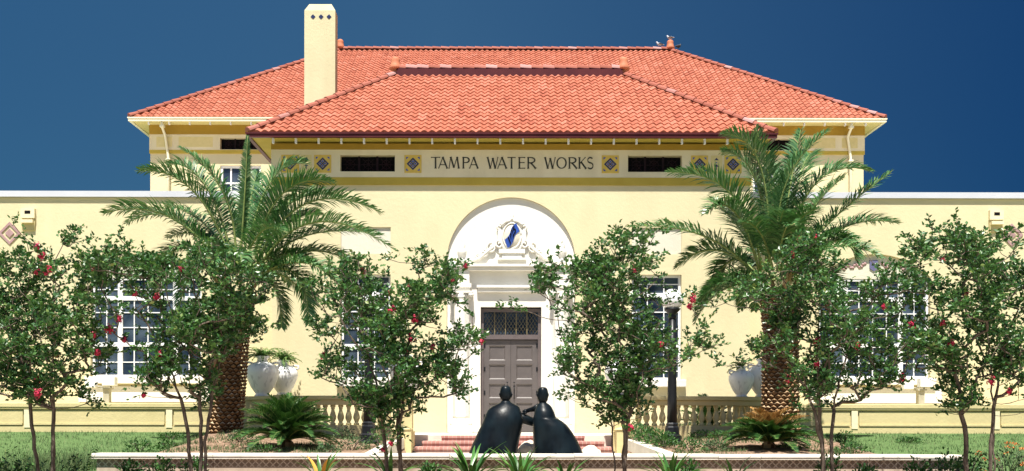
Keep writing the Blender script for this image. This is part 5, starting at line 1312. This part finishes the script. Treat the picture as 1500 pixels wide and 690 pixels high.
def rosette(px, Y, n, L, W, lab, seed, dry=0, up=(35, 80)):
    rg = random.Random(seed); x = xat(px, Y); z = gz(x, Y)
    root = thing('strap_leaf_plant', lab, 'plant', (x, Y, z), 'strap-leaved plants in front of the planter wall')
    for k in range(n):
        m = MB(); az = k * 2.399 + rg.uniform(-.3, .3); el = R(rg.uniform(*up)); d = Vector((math.cos(az), math.sin(az) * .8, 0)); l = L * rg.uniform(.7, 1.1); p = Vector((d.x * .04, d.y * .04, -.03)); dr = k < dry; rn = rg.random(); pts = []
        dd = (d * math.cos(el) + UP * math.sin(el)).normalized()
        for i in range(9): pts.append(p.copy()); p = p + dd * l / 8; dd = (dd + Vector((0, 0, -.10 - .06 * rg.random())) + d * .03).normalized()
        sd = d.cross(UP).normalized(); vs = []
        for i, q in enumerate(pts):
            t = i / 8; w = W * (math.sin(math.pi * (.18 + .8 * t)) if t < 1 else 0.02); vs += [q - sd * w + UP * w * .35, q - UP * .003, q + sd * w + UP * w * .35]
        fs = []
        for i in range(8): a = i * 3; fs += [(a, a + 1, a + 4, a + 3), (a + 1, a + 2, a + 5, a + 4)]
        m.add(vs, fs, 0, rn, True); m.build('leaf', M['strapdry'] if dr else M['strap'], root)
for i, (px, Y, n, L, dry, lab) in enumerate([(690, 17.1, 26, .86, 0, 'large bright green strap-leaf plant below the broad bronze statue'), (762, 17.0, 24, .80, 0, 'bright green strap-leaf plant below the gap between the bronze statues'), (470, 17.1, 12, .72, 3, 'strap-leaf plant with orange withered leaves at the planter wall'), (572, 17.3, 12, .66, 0, 'strap-leaf plant at the foot of the flowering crepe myrtle'), (983, 17.1, 20, .66, 0, 'compact strap-leaf plant below the white-globed lamp post'), (1075, 17.1, 9, .56, 0, 'sparse strap-leaf plant below the orange-tufted sago palm'), (828, 17.1, 9, .60, 0, 'sparse strap-leaf plant below the flared bronze cape')]):
    rosette(px, Y, int(n * 1.3), L * 1.16, .038, lab, 160 + i, dry)

# grass of the lawn and loose ground cover: nobody could count it
rg = np.random.RandomState(4)
def blades(n, xr, yr, keep, h, w, name, mat):
    m_v, m_f, m_r = [], [], []
    x = rg.uniform(*xr, n); y = rg.uniform(*yr, n)
    for i in range(n):
        if not keep(x[i], y[i]): continue
        z = gz(x[i], y[i]); a = rg.uniform(0, 6.28); hh = h * rg.uniform(.5, 1.3); lx, ly = rg.uniform(-.5, .5) * hh, rg.uniform(-.5, .5) * hh; c, s = math.cos(a) * w, math.sin(a) * w; o = len(m_v)
        m_v += [(x[i] - c, y[i] - s, z - .01), (x[i] + c, y[i] + s, z - .01), (x[i] + lx, y[i] + ly, z + hh)]; m_f.append((o, o + 1, o + 2)); m_r.append(float(rg.random_sample()))
    mb = MB(); mb.v = m_v; mb.f = m_f; mb.mi = [0] * len(m_f); mb.r = m_r; mb.sm = [False] * len(m_f)
    return stuff(mb.build(name, mat))
def nz(x, y): return math.sin(x * 1.7 + 2.1 * math.sin(y * .9)) * math.sin(y * 1.3 + 1.3 * math.sin(x * .8))
blades(60000, (-16, 16), (13.5, 26.35), lambda x, y: (abs(x) > 8.7 + .5 * nz(x, y) or y < 17.6) and not (abs(x) < 7 and y < 16.2) and nz(x * 2.1, y * 2.6) > -.5, .075, .008, 'lawn_grass', M['grassblade'])
blades(9000, (-13, -8.7), (15.5, 20), lambda x, y: nz(x * 1.3, y) > -.1, .32, .006, 'long_grass', M['grassblade'])
blades(5000, (8.9, 14), (15.5, 19), lambda x, y: nz(x * 1.3, y) > .1, .28, .006, 'long_grass', M['grassblade'])
blades(30000, (-8.9, 8.9), (18.4, 25.8), lambda x, y: 3.3 < abs(x) and y < bal_y(x) - .3 and nz(x * 1.6, y * 1.5) > .12 + .1 * (abs(x) < 6.5), .085, .012, 'ground_cover', M['grassblade'])

# ------------------------------------------------------------------ sky, sun, camera
SKYSTOPS = [(0.0, (.105, .245, .305)), (.45, (.145, .272, .310)), (1.0, (.022, .104, .195))]
SUN_EL, SUN_AZ = 66.5, 8.0    # azimuth: degrees to the viewer's left of straight behind the camera
w = bpy.data.worlds.new('World'); sc.world = w; w.use_nodes = True
nt = w.node_tree; bg = nt.nodes['Background']
sky = nt.nodes.new('ShaderNodeTexSky'); sky.sky_type = 'NISHITA'; sky.sun_disc = False
sky.sun_elevation = R(SUN_EL); sky.sun_rotation = R(180 + SUN_AZ); sky.altitude = 2500; sky.air_density = 1.0; sky.dust_density = 1.2; sky.ozone_density = 1.0
sv = Vector((-math.sin(R(SUN_AZ)) * math.cos(R(SUN_EL)), -math.cos(R(SUN_AZ)) * math.cos(R(SUN_EL)), math.sin(R(SUN_EL))))
# polarised sky: deepest at right angles to the sun, uneven from one side of the compass to the other
L_ = nt.links.new
def mth(op, a, b=None, c=None):
    n = nt.nodes.new('ShaderNodeMath'); n.operation = op
    for k, v in enumerate((a, b, c)):
        if v is None: continue
        if isinstance(v, (int, float)): n.inputs[k].default_value = v
        else: L_(v, n.inputs[k])
    return n.outputs[0]
tc = nt.nodes.new('ShaderNodeTexCoord'); sp_ = nt.nodes.new('ShaderNodeSeparateXYZ'); L_(tc.outputs['Generated'], sp_.inputs[0])
dt = nt.nodes.new('ShaderNodeVectorMath'); dt.operation = 'DOT_PRODUCT'; L_(tc.outputs['Generated'], dt.inputs[0]); dt.inputs[1].default_value = sv
fade = nt.nodes.new('ShaderNodeMapRange'); fade.interpolation_type = 'SMOOTHSTEP'; fade.inputs['From Min'].default_value = .48; fade.inputs['From Max'].default_value = .75
fade.inputs['To Min'].default_value = 1; fade.inputs['To Max'].default_value = 0; L_(mth('ABSOLUTE', dt.outputs['Value']), fade.inputs['Value'])
mr = nt.nodes.new('ShaderNodeMapRange'); mr.inputs['From Min'].default_value = -.55; mr.inputs['From Max'].default_value = .55; L_(sp_.outputs['X'], mr.inputs['Value'])
rp = ramp(nt, SKYSTOPS); L_(mr.outputs[0], rp.inputs['Fac'])
ez = nt.nodes.new('ShaderNodeMapRange'); ez.inputs['From Min'].default_value = .05; ez.inputs['From Max'].default_value = .42; ez.inputs['To Min'].default_value = .66; ez.inputs['To Max'].default_value = 1.6; L_(sp_.outputs['Z'], ez.inputs['Value'])
sc_ = nt.nodes.new('ShaderNodeVectorMath'); sc_.operation = 'SCALE'; L_(rp.outputs['Color'], sc_.inputs[0]); L_(ez.outputs[0], sc_.inputs['Scale'])
one = nt.nodes.new('ShaderNodeMix'); one.data_type = 'RGBA'; one.inputs['A'].default_value = (1, 1, 1, 1); L_(fade.outputs[0], one.inputs['Factor']); L_(sc_.outputs[0], one.inputs['B'])
mu = nt.nodes.new('ShaderNodeMix'); mu.data_type = 'RGBA'; mu.blend_type = 'MULTIPLY'; mu.inputs['Factor'].default_value = 1; L_(sky.outputs[0], mu.inputs['A']); L_(one.outputs['Result'], mu.inputs['B'])
L_(mu.outputs['Result'], bg.inputs['Color']); bg.inputs['Strength'].default_value = 0.08
sl = bpy.data.lights.new('sun', 'SUN'); sl.energy = 5.0; sl.angle = R(.53); sl.color = (1.0, .955, .87)
so = bpy.data.objects.new('sun', sl); C.objects.link(so)
so.rotation_euler = sv.to_track_quat('Z', 'Y').to_euler(); so.location = (0, 0, 30)

cam = bpy.data.cameras.new('camera'); co = bpy.data.objects.new('camera', cam); C.objects.link(co)
cam.sensor_fit = 'HORIZONTAL'; cam.sensor_width = 36; cam.lens = 36 * F / 1500
cam.shift_x = (750 - 722) / 1500; cam.shift_y = (600 - 345) / 1500; cam.clip_end = 2000; cam.clip_start = .1
co.location = (CAMX, 0, EYE); co.rotation_euler = (R(90), R(-.1), 0)
sc.camera = co
sc.view_settings.view_transform = 'Standard'; sc.view_settings.look = 'None'; sc.view_settings.gamma = 1; sc.view_settings.use_curve_mapping = False
sc.view_settings.exposure = 1.0
sc.cycles.max_bounces = 6; sc.cycles.diffuse_bounces = 3; sc.cycles.glossy_bounces = 2; sc.cycles.transmission_bounces = 2
